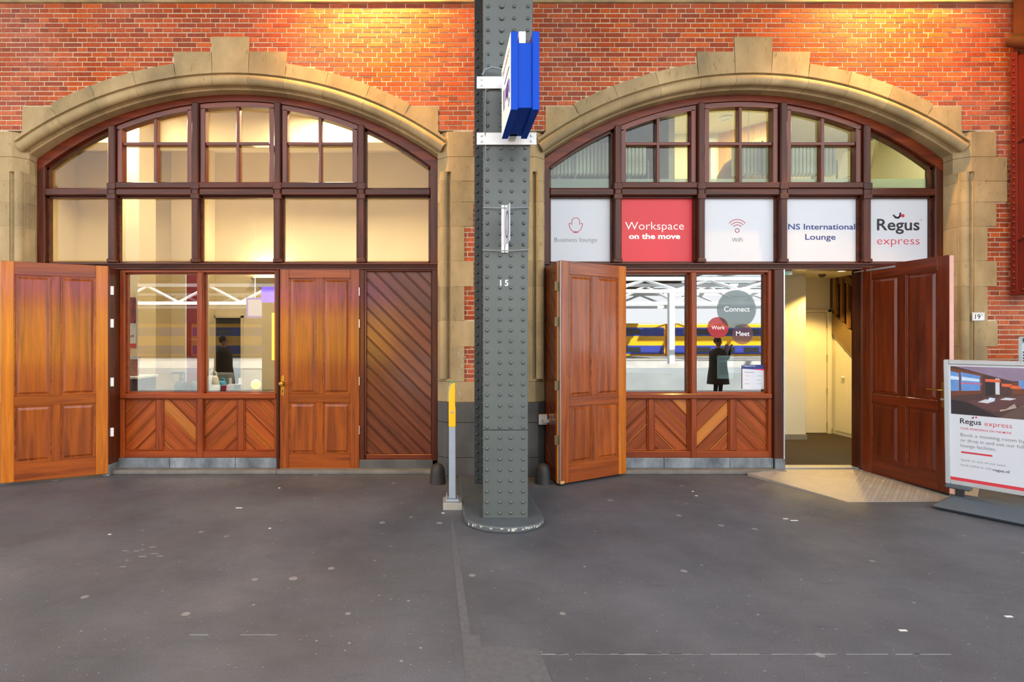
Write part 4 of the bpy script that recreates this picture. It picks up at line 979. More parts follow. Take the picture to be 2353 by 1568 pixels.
# ---- card reader post
cr = thing('card_reader_post', 'slim grey post with yellow top on a steel block beside the iron column', 'card reader', (.12, -1.13, 0))
part('block', plain('block_steel', '#a6a39a', .45, .06, metal=.3), cr, (-.088, .088, -.10, .09, 0, .066), bevel=.002)
part('foot_plate', plain('post_grey', '#8f9aa6', .4, .04), cr, (-.065, .065, -.07, .07, .066, .088), bevel=.008, seg=2)
POSTG = plain('post_grey_light', '#94a0ad', .4, .04); YEL = plain('post_yellow', '#f5b800', .38, .03)
m = MB(); m.loft([[(-.032, -.045, .088), (.032, -.045, .088), (.032, .045, .088), (-.032, .045, .088)], [(-.032, -.045, .755), (.030, -.045, .755), (.030, .045, .755), (-.032, .045, .755)]]); m.build('post', POSTG, cr, bevel=.008, seg=2)
m = MB(); m.prism([(-.034, .755), (.031, .755), (.031, .93), (.027, .95), (.027, 1.165), (.012, 1.168), (-.012, 1.15), (-.026, 1.12), (-.034, 1.07)], -.046, .046); yc = m.build('yellow_cap', YEL, cr, bevel=.006, seg=2)
m = MB(); m.tube([(-.036, 0, .99), (-.036, 0, 1.07), (-.028, 0, 1.125), (-.012, 0, 1.157), (.014, 0, 1.174), (.026, 0, 1.172)], .006, 6); m.build('trim', POSTG, cr)
m = MB(); m.lathe([(.013, 0), (.012, -.003), (.001, -.004)], (-.004, -.047, .895), 14, 'y'); m.build('lock', STEEL, yc, smooth=40)
part('indicator', plain('green_led', '#1f9a5a', .3, .02, emit=.3), cr, (-.014, .010, -.02, .02, 1.166, 1.180), bevel=.004)
bt = MB(); bt.lathe([(.010, 0), (.010, .01), (.006, .012), (.006, .034), (.001, .036)], (0, 0, 0), 8); btm = bt.mesh('bolt', STEEL, smooth=40)
for x in (-.05, .05):
    for y in (-.055, .055): obj('bolt', btm, cr, (x, y, .088))

# ---- cast-iron guard stones
GI = plain('guard_iron', '#2d2b2b', .6, .2, 8, bump=.2)
for x, y, lb in ((-.02, -.30, 'dark domed guard stone at the foot of the diagonal boarded panel'), (1.13, -.30, 'dark domed guard stone beside the folding door leaf')):
    g = MB(); g.lathe([(.088, 0), (.085, .03), (.08, .12), (.074, .16), (.058, .195), (.03, .215), (.001, .22)], (0, 0, 0), 24); o = g.build('guard_stone', GI, None, smooth=50); o.location = (x, y, 0); tag(o, lb, 'bollard', 'guard stones')

# ---- house number
hn = thing('house_number', 'small white enamel house number 19 w plate on the right pier', 'sign', (XP(2245, DW), -.016, ZP(728, DW)))
part('plate', plain('enamel_white', '#e9ebee', .25, .02), hn, (-.072, .072, -.004, .002, -.048, .048), bevel=.002)
part('border', DKT, hn, (-.066, .066, -.0046, -.0042, .0395, .042), (-.066, .066, -.0046, -.0042, -.042, -.0395), (-.066, -.0635, -.0046, -.0042, -.042, .042), (.0635, .066, -.0046, -.0042, -.042, .042))
text('numeral', '19', DKT, hn, -.012, -.027, -.0048, width=.062, cap=.056, off=.015); text('suffix', 'W', DKT, hn, .036, .008, -.0048, width=.02, cap=.022)

# ---- foils in the right arch
def foil(px0, px1, mat, label, nm='window_foil'):
    d = 6.388; a, b_ = XP(px0, d), XP(px1, d); z0, z1 = ZL1 + .02, ZR0 - .01
    t = thing(nm, label, 'sign', ((a + b_)/2, .286, z0), 0, 'foils in the right arch'); part('sheet', mat, t, ((a - b_)/2, (b_ - a)/2, 0, .002, 0, z1 - z0)); return t
FD = 6.386
def ftext(t, s, px, py, wpx, mat, capx=None, off=0, sp=1.0):
    return text('lettering', s, mat, t, XP(px, FD) - t.location.x, ZP(py, FD) - t.location.z, -.0008, width=wpx/FPX*FD, cap=(capx/FPX*FD if capx else None), off=off, spacing=sp)
def stroke(m, t, pts, wpx):                          # printed line through pixel points
    pts = [Vector((XP(px, FD) - t.location.x, ZP(py, FD) - t.location.z)) for px, py in pts]; w_ = wpx/FPX*FD/2
    for a, b_ in zip(pts, pts[1:]):
        dv = (b_ - a).normalized(); nv = Vector((-dv.y, dv.x))*w_; a2, b2 = a - dv*w_*.6, b_ + dv*w_*.6
        m.flat([tuple(a2 + nv), tuple(b2 + nv), tuple(b2 - nv), tuple(a2 - nv)], -.0008)
f1 = foil(1254, 1404, WHITE, 'white window foil with microphone icon reading Business lounge')
ftext(f1, 'Business lounge', 1323, 556, 98, GREYT, 10.5, off=-.008); m = MB()
stroke(m, f1, [(1308, 514), (1308, 518), (1310, 525), (1315, 531), (1323, 534), (1331, 531), (1336, 525), (1338, 518), (1338, 514)], 1.4); stroke(m, f1, [(1307.5, 514), (1312, 514)], 1.4); stroke(m, f1, [(1334, 514), (1338.5, 514)], 1.4)
stroke(m, f1, [(1314, 517), (1314, 508), (1316, 503), (1320, 501), (1326, 501), (1330, 503), (1332, 508), (1332, 517)], 1.4); stroke(m, f1, [(1323, 531), (1323, 534.5)], 1.4); stroke(m, f1, [(1317, 534.5), (1329, 534.5)], 1.4); m.build('microphone_icon', REDT, f1)
f2 = foil(1420, 1592, REDF, 'red window foil reading Workspace on the move')
ftext(f2, 'Workspace', 1504, 528, 135, WHT, 19, off=-.006); ftext(f2, 'on the move', 1504, 549, 118, WHT, 12.5, off=.032)
f3 = foil(1612, 1784, WHITE, 'white window foil with wireless icon reading WiFi')
ftext(f3, 'WiFi', 1694, 556, 25, GREYT, 10); m = MB()
for r_ in (11, 17, 23.5): stroke(m, f3, [(1694 + r_*math.sin(R(a)), 528 - r_*math.cos(R(a))*1.0) for a in range(-52, 53, 13)], 1.5)
stroke(m, f3, [(1694 + 4.6*math.sin(R(a)), 530 - 4.6*math.cos(R(a))) for a in range(0, 361, 30)], 1.5); m.build('wireless_icon', REDT, f3)
f4 = foil(1804, 1976, WHITE, 'white window foil reading NS International Lounge in navy')
ftext(f4, 'NS International', 1888, 527.5, 154, NAVYT, 13.5, off=.014); ftext(f4, 'Lounge', 1885, 551, 70, NAVYT, 13.5, off=.014)
f5 = foil(1997, 2140, WHITE, 'white window foil with the Regus express logo')
ftext(f5, 'Regus', 2064, 529, 98, DKT, 27, off=.016); ftext(f5, 'express', 2064, 562, 98, REDT, 19, off=-.008); ftext(f5, 'TM', 2116, 508, 5, GREYT, 4)
def logo_mark(t, x, y, k, dy=-.0008, fn=None):
    pass
m = MB(); stroke(m, f5, [(2053, 495), (2058, 500), (2064, 501), (2068, 497), (2069, 490)], 4.2); m.build('logo_tick', DKT, f5)
m = MB(); m.flat([(XP(2074.5 + 4*math.cos(R(a)), FD) - f5.location.x, ZP(496 + 4*math.sin(R(a)), FD) - f5.location.z) for a in range(0, 360, 20)], -.0008); m.build('logo_dot', REDF, f5)
# round stickers and notices on the lower right panes
SD = 6.39
def sticker(px, py, rpx, colr, al, s, wpx, label):
    t = thing('round_sticker', label, 'sticker', (XP(px, SD), .288, ZP(py, SD)), 0, 'round stickers on the shop window'); r_ = rpx/FPX*SD
    m = MB(); m.flat([(r_*math.cos(R(a)), r_*math.sin(R(a))) for a in range(0, 360, 8)], 0); m.build('disc', film('disc_' + s.lower(), colr, al), t)
    text('lettering', s, WHT, t, 0, -.028 if rpx > 30 else -.022, -.001, width=wpx/FPX*SD, off=.008)
sticker(1693, 711, 44.5, '#9fb0b2', .72, 'Connect', 59, 'large grey round sticker reading Connect on the shop window')
sticker(1650, 753, 24, '#e0575a', .72, 'Work', 31, 'red round sticker reading Work on the shop window')
sticker(1706.5, 768, 24, '#8a6a78', .55, 'Meet', 31, 'small violet-orange round sticker reading Meet on the shop window')
nt_ = thing('paper_notice', 'pale typed paper notice taped inside the shop window', 'notice', (XP(1668, SD), .302, ZP(871, SD)))
part('sheet', film('notice_paper', '#cfe0dd', .85), nt_, (-.10, .10, 0, .001, 0, .28))
m = MB()
for i in range(15):
    if i in (2, 3): continue
    m.box(-.075, random.uniform(-.01, .07), -.0012, -.0008, .245 - i*.014, .249 - i*.014)
tag(m.build('typed_lines', GREYT, nt_), kind='stuff')
lf = thing('info_leaflet', 'white leaflet with navy and pink header on the shop window', 'leaflet', (XP(1732, SD), .286, ZP(894.5, SD)))
part('sheet', WHITE, lf, (-.14, .14, 0, .001, 0, .292))
m = MB(); m.flat([(-.14, .245), (.14, .228), (.14, .292), (-.12, .292), (-.14, .275)], -.0006); m.build('header', NAVYT, lf); m = MB(); m.flat([(-.04, .238), (.14, .222), (.14, .243)], -.001); m.build('pink_wedge', plain('pink_print', '#e0386a', .5, .01), lf)
text('lettering', 'Klantenservice', WHT, lf, -.05, .272, -.0012, width=.13); text('lettering', 'NS International', NAVYT, lf, -.055, .198, -.0012, width=.12)
for x, z, s, c in ((-.08, .155, 'Thalys', REDT), (.07, .155, 'Eurostar', GREYT), (-.08, .11, 'ICE', REDT), (.06, .105, 'Intercity', NAVYT), (-.08, .062, 'Nachttrein', GREYT), (.07, .062, 'IC direct', GREYT), (.10, .018, 'NS', DKT)): text('lettering', s, c, lf, x, z, -.0012, cap=.010)

# ---- poster stand at the right edge
ST_ANG = math.atan2(-.85, .53)
pst = thing('poster_stand', 'grey framed poster stand advertising Regus express at the right edge', 'poster stand', (4.815, -1.05, 0), ST_ANG)
FR = obj('poster_frame', None, pst, (0, 0, .205), (R(2.6), 0, 0)); FR.scale = (.86, 1, 1)
ALU = plain('frame_aluminium', '#b4b8bb', .4, .04, metal=.3)
PW, PH = .86, 1.175
part('frame_bar', ALU, FR, (0, .042, -.02, .02, 0, PH), bevel=.006); part('frame_bar', ALU, FR, (PW - .042, PW, -.02, .02, 0, PH), bevel=.006)
part('frame_bar', ALU, FR, (.042, PW - .042, -.02, .02, 0, .042), bevel=.006); part('frame_bar', ALU, FR, (.042, PW - .042, -.02, .02, PH - .042, PH), bevel=.006)
part('backing', BLACK, FR, (.03, PW - .03, 0, .016, .03, PH - .03)); part('poster_sheet', WHITE, FR, (.04, PW - .04, -.006, 0, .04, PH - .04))
pm = [plain('print_' + n, c, .5, .12, 12) for n, c in (('room', '#4a3230'), ('ceiling', '#8a7890'), ('pane', '#5f8fce'), ('paneb', '#c8dcf2'), ('panel', '#6b3a24'), ('table', '#5c3a3a'), ('lampo', '#d8603a'), ('chair', '#a89a8c'), ('paper', '#c9ccd4'), ('dark', '#241c22'), ('floor', '#5a4540'), ('pink', '#d8586a'))]
m = MB(); x0, x1, z0, z1 = .055, PW - .055, .668, 1.115; Y = -.0075
def pr(i, poly, k=0):
    m.cur = i; m.flat([(x0 + (x1 - x0)*u, z0 + (z1 - z0)*v) for u, v in poly], Y - k*.0003)
pr(0, [(0, 0), (1, 0), (1, 1), (0, 1)]); pr(1, [(.05, 1), (1, 1), (1, .78), (.62, .74), (.3, .88)], 1); pr(4, [(0, .38), (.32, .46), (.34, .86), (0, .96)], 1)
pr(2, [(0, .48), (.09, .49), (.09, .86), (0, .9)], 2); pr(2, [(.11, .49), (.31, .52), (.31, .82), (.11, .88)], 2); pr(3, [(0, .72), (.09, .72), (.09, .78), (0, .8)], 3); pr(3, [(.12, .71), (.30, .70), (.30, .75), (.12, .79)], 3); pr(11, [(.11, .645), (.33, .645), (.33, .665), (.11, .665)], 3)
pr(9, [(.36, .42), (.45, .44), (.45, .78), (.36, .8)], 2); pr(8, [(.46, .46), (.5, .46), (.5, .78), (.46, .78)], 2); pr(4, [(.62, .48), (.75, .5), (.75, .72), (.62, .72)], 2); pr(2, [(.68, .6), (.86, .6), (.86, .76), (.68, .76)], 3)
pr(10, [(.5, 0), (1, 0), (1, .45), (.8, .42)], 1); pr(9, [(0, 0), (.5, 0), (.18, .26), (0, .3)], 1); pr(5, [(.16, .28), (.44, .1), (.95, .46), (.8, .5), (.35, .36)], 3); pr(8, [(.28, .28), (.38, .27), (.46, .33), (.36, .35)], 4); pr(8, [(.5, .36), (.6, .36), (.66, .4), (.56, .41)], 4); pr(3, [(.38, .33), (.44, .32), (.46, .38), (.4, .39)], 5)
pr(7, [(.5, .12), (.66, .22), (.64, .30), (.56, .18), (.5, .16)], 4); pr(7, [(.7, .24), (.84, .34), (.82, .40), (.76, .30)], 4); pr(7, [(.86, .34), (.97, .42), (.95, .47), (.88, .40)], 4)
for u0, u1, v in ((.36, .51, .74), (.52, .62, .66), (.60, .70, .63)): pr(6, [(u0, v - .035), (u1, v - .04), (u1, v + .02), (u0, v + .025)], 5)
m.cur = 0; m.build('poster_picture', pm, FR)
def ptext(s, x, z, wd, mat, cap=None, off=0): return text('lettering', s, mat, FR, x, z - .08, -.0068, width=wd, cap=cap, off=off, align='LEFT')
ptext('Regus', .125, .665, .165, DKT, .05, .014); ptext('express', .315, .662, .20, REDT, .046, -.006); ptext('YOUR WORKSPACE ON THE MOVE', .125, .61, .385, REDT, .018, .01)
for i, (s, wd) in enumerate((('Book a meeting room by the hour', .66), ('or drop in and use our fully-equipped', .665), ('lounge facilities.', .27))): ptext(s, .128, .545 - i*.05, wd, GREYT, .031, -.004)
m = MB(); m.flat([(.214, .725), (.222, .718), (.232, .72), (.238, .736), (.231, .737), (.227, .729), (.222, .727), (.218, .731)], -.0068); m.v = [(x, y, z - .08) for x, y, z in m.v]; m.build('logo_tick', DKT, FR)
m = MB(); m.flat([(.252 + .008*math.cos(R(a)), .652 + .008*math.sin(R(a))) for a in range(0, 360, 30)], -.0068); m.build('logo_dot', REDF, FR)
part('red_rule', REDT, FR, (.13, .37, -.0066, -.0058, .308, .324))
ptext('Speak to one of our team,', .128, .315, .345, GREYT, .022, -.008); ptext('book online or visit', .128, .268, .235, GREYT, .022, -.008); ptext('regus.nl', .372, .262, .12, DKT, .024, .012)
part('red_band', REDT, FR, (.042, PW - .042, -.0066, -.0058, .042, .072))
BASEP = plain('base_plastic', '#4b535a', .55, .06, 6, bump=.1)
m = MB(); bw = .30
bx0, bx1 = -.03, .80
m.loft([[(x, y, z) for x, y in ((bx0 + e, -bw + e), (bx1 - e, -bw + e), (bx1 - e, bw - e), (bx0 + e, bw - e))] for e, z in ((.04, 0), (0, .03), (.02, .05))] + [[(.06, -.10, .105), (.70, -.10, .105), (.70, .10, .105), (.06, .10, .105)]])
m.build('base', BASEP, pst, bevel=.012, seg=2)
for x in (.10, .64): part('spring_post', BLACK, pst, (x - .03, x + .03, -.02, .02, .10, .21), bevel=.008)
part('hook_plate', BASEP, pst, (.0, .18, -.035, .03, .165, .205), bevel=.01)

# ---- cart parked behind the poster stand
ct = thing('luggage_cart', 'grey perforated metal cart with red strap half hidden behind the poster stand', 'cart', (6.10, -.62, 0))
CARTM = plain('cart_grey', '#9aa3a8', .45, .06, metal=.3)
part('front_panel', CARTM, ct, (-.14, .5, -.03, 0, .35, 1.60), bevel=.015); part('top_bracket', ZINC, ct, (-.08, .3, -.04, -.02, 1.60, 1.74), bevel=.02, seg=2)
hm = MB(); 
for i in range(9):
    for j in range(12): hm.box(-.11 + i*.028, -.096 + i*.028, -.033, -.029, 1.10 + j*.03, 1.118 + j*.03)
tag(hm.build('perforation', BLACK, ct), kind='stuff')
m = MB(); m.lathe([(.03, 0), (.03, -.02), (.001, -.022)], (-.08, -.03, 1.565), 14, 'y'); m.build('knob', BLACK, ct, smooth=40)
m = MB(); m.prism([(-.18, 1.24), (-.10, 1.24), (.12, 1.52), (.05, 1.52)], -.05, -.042); m.build('red_strap', plain('strap_red', '#c81424', .5, .04), ct)
for x in (-.18, .3):
    m = MB(); m.lathe([(.05, -.02), (.10, -.022), (.125, -.012), (.125, .012), (.10, .022), (.05, .02)], (x, -.12, .125), 24, 'y'); wh = m.build('wheel', plain('wheel_pale', '#b9bcbc', .6, .05), ct, smooth=40)
    m = MB(); m.lathe([(.001, -.026), (.06, -.026), (.06, .026), (.001, .026)], (x, -.12, .125), 16, 'y'); m.build('hub', BLACK, wh, smooth=40)
part('chassis', BLACK, ct, (-.24, .5, -.10, .35, .20, .26), bevel=.01); part('blue_bin', plain('bin_blue', '#1d55a8', .45, .06), ct, (-.30, .45, -.34, -.14, .06, .19), bevel=.02)
part('upright', BLACK, ct, (-.14, -.10, 0, .04, .26, .4), (.40, .44, 0, .04, .26, .4))

# ---- red iron wall bracket at the right edge
rb = thing('red_iron_bracket', 'oxide red riveted iron bracket on the wall at the right edge', 'bracket', (6.62, -.53, 2.07))
part('web_plate', REDI, rb, (-.11, .11, -.9, .46, .03, 2.70), bevel=.004)
part('edge_flange', REDI, rb, (-.125, -.108, .40, .47, 0, 2.75), bevel=.002); part('bottom_flange', REDI, rb, (-.14, .14, -.92, .47, 0, .03), bevel=.004)
for z in (.62, 1.72): part('cover_strip', REDI, rb, (-.124, -.11, -.9, .40, z, z + .055), bevel=.002)
part('cover_strip', REDI, rb, (-.124, -.11, -.9, .40, .03, .085), bevel=.002)
rv2 = MB(); rv2.lathe([(.014, 0), (.012, -.006), (.006, -.011), (.0005, -.012)], (0, 0, 0), 8, 'x'); RV2 = rv2.mesh('rivet', REDI, smooth=60)
for i in range(38): obj('rivet', RV2, rb, (-.125, .435, .05 + i*.071))
for z in (.057, .647, 1.747):
    for i in range(8): obj('rivet', RV2, rb, (-.124, .34 - i*.075, z))
m = MB(); rings = []
for i in range(9):
    t = i/8; z = 2.70 + 1.5*t; r_ = .12 + .10*math.sin(t*3.0) + .25*t*t; rings.append([(-.11 - .35*t*t*0 - .02 + r_*.1*math.cos(a), -.2 + .66*math.cos(a) , z + .10*math.sin(a)) for a in [2*math.pi*k/14 for k in range(14)]])
m = MB(); m.prismx([(.47, 2.70), (.47, 4.4), (-1.4, 4.4), (-1.2, 3.6), (-.7, 3.0), (-.1, 2.74)], -.10, .10); m.build('haunch', plain('haunch_brown', '#6a3a1c', .6, .12, 6, bump=.3, bscale=30), rb, bevel=.01)
m = MB(); m.tube([(-.11, .46, 2.9), (-.15, .15, 2.70), (-.15, -.2, 2.78), (-.13, -.7, 3.15)], .07, 10); m.build('haunch_roll', plain('haunch_roll', '#55371f', .5, .12, 6, bump=.2), rb, smooth=60)
m = MB(); m.lathe([(.055, 0), (.055, -.08), (.035, -.12), (.05, -.35), (.03, -.6), (.02, -.75), (.001, -.75)], (.06, .25, 0), 12); m.build('drop_finial', plain('finial_dark', '#3a1712', .5, .08), rb, smooth=40)

# ---- warm lamps that wash the brickwork from above the picture
for i, (x, e) in enumerate(((-.75, 1.0), (5.15, 1.0))):
    wl_ = thing('wall_lamp', 'amber station floodlight high on the wall above the %s arch' % ('left' if i == 0 else 'right'), 'lamp', (x, -.02, 6.5))
    part('arm', IRONB, wl_, (-.02, .02, -.42, .02, .10, .14), bevel=.004); m = MB(); m.lathe([(.04, .12), (.10, .08), (.16, -.06), (.15, -.06), (.09, .06), (.001, .08)], (0, -.45, 0), 20); m.build('shade', IRONB, wl_, smooth=40)
    m = MB(); m.sph((0, -.45, -.01), .05); m.build('bulb', plain('amber_bulb', '#ffb04a', .4, .01, emit=30), wl_)
    lamp('amber_lamp', 'SPOT', (0, -.45, -.07), 1500*e, (1, .50, .10), wl_, spot_size=R(122), spot_blend=1.0, shadow_soft_size=.07).rotation_euler = (R(48), 0, 0)

# ================================================================== THINGS IN THE LIT ROOM
wc = thing('window_counter', 'dark counter under the left shop window holding bags and a globe lamp', 'counter', (-2.85, .62, .02))
part('top', plain('counter_dark', '#2b2422', .4, .1), wc, (-1.05, 1.0, -.22, .25, .86, .90), bevel=.006); part('body', plain('counter_body', '#4a2a20', .5, .1), wc, (-1.0, .95, -.18, .22, 0, .86))
CZ = .92
gl_ = thing('globe_lamp', 'small glowing globe lamp on the counter inside the left window', 'lamp', (XP(588, 6.68), .58, CZ))
m = MB(); m.lathe([(.05, 0), (.05, .008), (.02, .014), (.018, .03), (.001, .03)], (0, 0, 0), 18); m.build('base', BRASS, gl_, smooth=40)
m = MB(); m.sph((0, 0, .088), .062, 20, 12); m.build('globe', plain('globe_glow', '#ffb648', .4, .01, emit=1.5), gl_, smooth=80)
lamp('globe_light', 'POINT', (0, -.02, .2), 2.5, WARM, gl_, shadow_soft_size=.05)
def bag(px, d, wd, h, dp, mat, name, label, handle):
    t = thing(name, label, 'bag', (XP(px, d), d - DW, CZ)); m = MB(); rings = []
    for z, k in ((0, .92), (.02, 1), (h*.5, 1), (h*.85, .82), (h, .55)): rings.append([(wd/2*k*math.cos(R(a)) * (1 + .08*math.sin(3*a)), dp/2*k*math.sin(R(a)), z) for a in range(0, 360, 20)])
    m.loft(rings); m.build('body', mat, t, smooth=60)
    m = MB(); m.tube([(-wd*handle, 0, h*.9), (-wd*handle*.8, 0, h*1.2), (0, 0, h*1.32), (wd*handle*.8, 0, h*1.2), (wd*handle, 0, h*.9)], .009, 6); m.build('handle', mat, t, smooth=60); return t
bag(489, 6.72, .17, .20, .11, plain('bag_white', '#d8d2c4', .5, .05), 'handbag', 'white handbag with looped handle on the counter inside the left window', .3)
bag(511, 6.86, .12, .12, .10, plain('bag_blue', '#3f9cc8', .5, .08), 'shopping_bag', 'crumpled light blue bag beside the white handbag', .25)
bag(416, 6.75, .16, .13, .14, plain('bag_green', '#26302c', .6, .08), 'backpack', 'dark green backpack on the counter left of the window mullion', .12)
bag(452, 6.80, .17, .12, .14, plain('bag_teal', '#2f3a3a', .6, .08), 'backpack', 'dark teal backpack on the counter behind the window mullion', .12)
cs = thing('card_stand', 'chrome card stand with two white cards on the window counter', 'stand', (XP(541, 6.7), .60, CZ))
part('tray', STEEL, cs, (-.085, .085, -.03, .03, .085, .092), bevel=.001)
for x in (-.08, .08): part('leg', STEEL, cs, (x - .004, x + .004, -.004, .004, 0, .088))
part('card', WHITE, cs, (-.08, -.045, -.004, 0, .093, .17)); part('card', WHITE, cs, (.04, .078, -.004, 0, .093, .17))
rbx = thing('gift_box', 'small red box under the card stand', 'box', (XP(519, 6.75), .66, CZ)); part('box', plain('box_red', '#9a2030', .5, .06), rbx, (-.05, .05, -.03, .03, 0, .055), bevel=.003); part('lid', plain('lid_red', '#b02a3a', .5, .06), rbx, (-.053, .053, -.033, .033, .055, .07), bevel=.003)
dk = thing('brochure_desk', 'white topped desk with brochures at the left of the lit room', 'desk', (-4.35, 1.05, .02))
part('top', STEELW, dk, (-.25, .42, -.25, .28, 1.04, 1.07), bevel=.004); part('body', plain('desk_dark', '#3a201c', .5, .08), dk, (-.22, .38, -.2, .28, 0, 1.04)); part('label_plate', WHITE, dk, (.06, .24, -.206, -.2, .78, .96))
for i, (px, c, lb) in enumerate(((289, '#7d6a58', 'small brochure leaning at the far left of the brochure desk'), (307, '#9a5a3c', 'brown brochure standing on the brochure desk'))):
    t = thing('brochure', lb, 'brochure', (XP(px, 7.0), .93, 1.09)); m = MB(); m.box(-.052, .052, -.004, 0, 0, .26); m.xf(Matrix.Rotation(R(-8), 4, 'X')); m.build('cover', plain('brochure_%d' % i, c, .4, .5, 25), t)
    m = MB(); m.box(-.052, .052, -.0055, -.0045, .225, .258); m.xf(Matrix.Rotation(R(-8), 4, 'X')); m.build('title_strip', WHITE, t)
rp = thing('wall_poster', 'tall white Regus poster on the pillar inside the left window', 'poster', (-4.47, 1.49, 1.46))
part('sheet', WHITE, rp, (-.12, .13, -.004, 0, .06, .35)); part('red_foot', REDT, rp, (-.12, .13, -.004, 0, 0, .06)); part('photo', plain('poster_photo', '#7a2c34', .4, .6, 14), rp, (-.12, .13, -.004, 0, .35, .72))
text('lettering', 'Regus', DKT, rp, .02, .15, -.005, width=.17, off=.01)
sf = thing('grey_sofa', 'low grey upholstered bench seen through the left window', 'sofa', (-3.93, 2.45, .02))
GREYF = plain('sofa_grey', '#7c8384', .8, .08)
for x in (-.32, .12): part('back_cushion', GREYF, sf, (x, x + .42, .1, .24, .45, 1.02), bevel=.03, seg=2)
part('seat', GREYF, sf, (-.32, .54, -.4, .24, .2, .46), bevel=.03, seg=2); part('plinth', BLACK, sf, (-.30, .52, -.36, .22, 0, .2))
bn = thing('red_banner', 'tall dark red banner standing behind the mullion of the left window', 'banner', (-3.70, 1.98, .02))
part('sheet', plain('banner_red', '#7c1420', .5, .12, 3), bn, (-.15, .17, 0, .01, .1, 2.75)); part('cassette', STEEL, bn, (-.17, .19, -.06, .06, 0, .1), bevel=.01); part('side_rail', STEELW, bn, (-.165, -.15, -.004, .012, .1, 2.75))
text('lettering', 'NS INTERNATIONAL', plain('banner_gold', '#c9a24a', .5, .05), bn, .02, 1.55, -.004, width=.26)
tr = thing('trolley_case', 'wheeled case with pull-out handle beside the grey bench', 'suitcase', (-3.72, 1.45, .02))
part('shell', plain('case_dark', '#2a2c30', .5, .06), tr, (-.2, .2, -.12, .12, .03, .62), bevel=.03, seg=2)
for x in (-.07, .07): m = MB(); m.tube([(x, 0, .6), (x, 0, 1.08)], .008, 6); m.build('pull_rod', STEEL, tr)
part('grip', BLACK, tr, (-.085, .085, -.015, .015, 1.07, 1.10), bevel=.006)

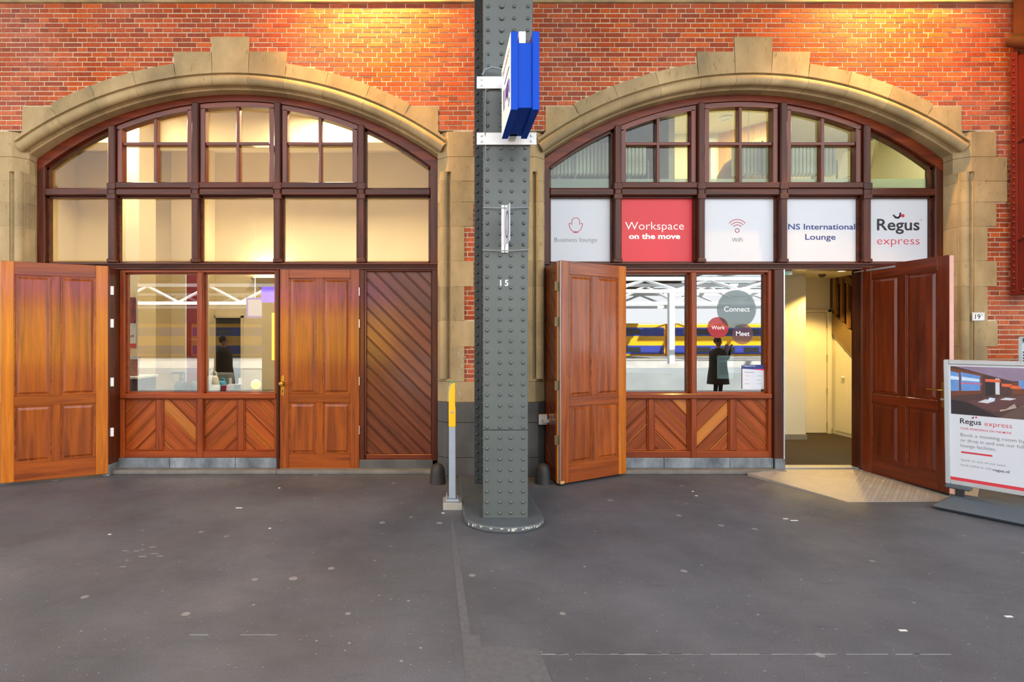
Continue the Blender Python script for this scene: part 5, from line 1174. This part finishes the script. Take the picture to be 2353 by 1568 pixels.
# ================================================================== PEOPLE MIRRORED IN THE GLASS
def person(name, label, loc, rotz, k, coat, trous, hairc, arm, bulk=1.0):
    """one skinned body; arm = list of (elbow, wrist, hand direction) for the two sides"""
    V, E, RAD = [], [], []
    def v(p, r): V.append(Vector(p)*k); RAD.append(r*k); return len(V) - 1
    def chain(i0, pts):
        for p, r in pts:
            j = v(p, r); E.append((i0, j)); i0 = j
        return i0
    pel = v((0, 0, .95), .125)
    ch = chain(pel, [((0, 0, 1.10), .115), ((0, -.01, 1.28), .135)]); nk = chain(ch, [((0, 0, 1.42), .085), ((0, 0, 1.49), .052)])
    chain(nk, [((0, -.012, 1.56), .072), ((0, -.012, 1.63), .088), ((0, 0, 1.70), .055)])
    for s in (-1, 1):
        chain(pel, [((s*.10, 0, .88), .095), ((s*.105, -.01, .50), .062), ((s*.11, .02, .10), .042), ((s*.12, -.06, .045), .04), ((s*.125, -.17, .03), .03)])
        el, wr, hd = arm[s]
        sh_ = chain(ch, [((s*.13, 0, 1.37), .075), ((s*.185, 0, 1.35), .062)]); w_ = chain(sh_, [(el, .044), (wr, .03)])
        hd = Vector(hd).normalized(); side_ = hd.cross(Vector((0, 1, .3))).normalized()
        pal = Vector(wr) + hd*.07; pi = chain(w_, [(tuple(Vector(wr) + hd*.025), .026), (tuple(pal), .026)])
        for f in range(4):
            off = side_*(f - 1.5)*.021; l = (.062, .072, .068, .052)[f]; b0 = pal + off + hd*.015
            chain(pi, [(tuple(b0), .010), (tuple(b0 + hd*l*.55), .009), (tuple(b0 + hd*l*.9 + Vector((0, -.018, 0))), .0075)])
        chain(pi - 1, [(tuple(Vector(wr) + hd*.045 + side_*(-.036)), .011), (tuple(Vector(wr) + hd*.08 + side_*(-.048) + Vector((0, -.012, 0))), .009)])
    me = bpy.data.meshes.new('b'); me.from_pydata([tuple(q) for q in V], E, []); o = bpy.data.objects.new('b', me); COL.objects.link(o)
    md = o.modifiers.new('s', 'SKIN'); md.use_smooth_shade = True
    for i, sv in enumerate(me.skin_vertices[0].data): sv.radius = (RAD[i], RAD[i]); sv.use_root = (i == 0)
    o.modifiers.new('u', 'SUBSURF').levels = 1
    dg = bpy.context.evaluated_depsgraph_get(); bm_ = bpy.data.meshes.new_from_object(o.evaluated_get(dg)); bpy.data.objects.remove(o)
    bm_.materials.clear()
    for mt in (coat, trous, SKIN, BLACK): bm_.materials.append(mt)
    wrs = [Vector(arm[s][1])*k for s in (-1, 1)]
    for p in bm_.polygons:
        c = p.center; p.use_smooth = True
        p.material_index = 3 if c.z < .11*k else 1 if c.z < .9*k else 2 if (c.z > 1.46*k and (abs(c.x) < .13*k)) or any((c - q).length < .17*k and (c - q).dot(Vector(arm[(-1, 1)[wi]][2])) > -.005 for wi, q in enumerate(wrs)) else 0
    t = thing(name, label, 'person', loc, rotz); bm_.name = 'body'; obj('body', bm_, t)
    m = MB(); rings = []
    for z, a, b_ in ((.50, .23, .19), (.75, .21, .17), (.98, .185, .15), (1.18, .18, .15), (1.34, .20, .14), (1.43, .11, .10)): rings.append([(a*k*bulk*math.cos(R(q)), b_*k*bulk*math.sin(R(q)), z*k) for q in range(0, 360, 18)])
    m.loft(rings, caps=False); m.build('coat', coat, t, smooth=70)
    m = MB(); m.sph((0, .018*k, 1.655*k), .102*k, 16, 10, (.9, 1.0, .98)); m.build('hair', hairc, t, smooth=80)
    f = MB(); f.sph((0, -.103*k, 1.60*k), .014*k, 8, 6, (.8, 1, 1.4)); f.build('nose', SKIN, t, smooth=80)
    for s in (-1, 1):
        f = MB(); f.sph((s*.03*k, -.092*k, 1.625*k), .009*k, 8, 6); f.build('eye', BLACK, t, smooth=80); f = MB(); f.sph((s*.082*k, 0, 1.605*k), .024*k, 8, 6, (.4, .8, 1.2)); f.build('ear', SKIN, t, smooth=80)
    part('mouth', plain('lips', '#8a4a42', .5, .05), t, (-.022*k, .022*k, -.097*k, -.088*k, 1.562*k, 1.569*k))
    return t
SKIN = plain('skin', '#b98467', .55, .05)
down = {-1: ((-.235, .02, 1.10), (-.245, -.04, .86), (0, -.1, -1)), 1: ((.235, .02, 1.10), (.245, -.04, .86), (0, -.1, -1))}
person('person', 'person in a long dark brown coat mirrored in the left shop window', (-5.45, -6.7, 0), R(80), .965, plain('coat_brown', '#2a1c16', .9, .1), plain('trousers_dark', '#1c1c20', .9, .1), plain('hair_dark', '#241a16', .8, .1), down, 1.5)
up = {-1: ((-.27, -.10, 1.14), (-.13, -.26, 1.42), (.15, -.3, 1)), 1: ((.27, -.10, 1.14), (.13, -.26, 1.42), (-.15, -.3, 1))}
person('person', 'person in a dark olive coat raising both hands, mirrored in the right shop window', (7.05, -6.75, 0), R(150), .95, plain('coat_olive', '#2c281e', .9, .1), plain('trousers_black', '#18181a', .9, .1), plain('hair_brown', '#3a2a1c', .8, .1), up, 1.35)
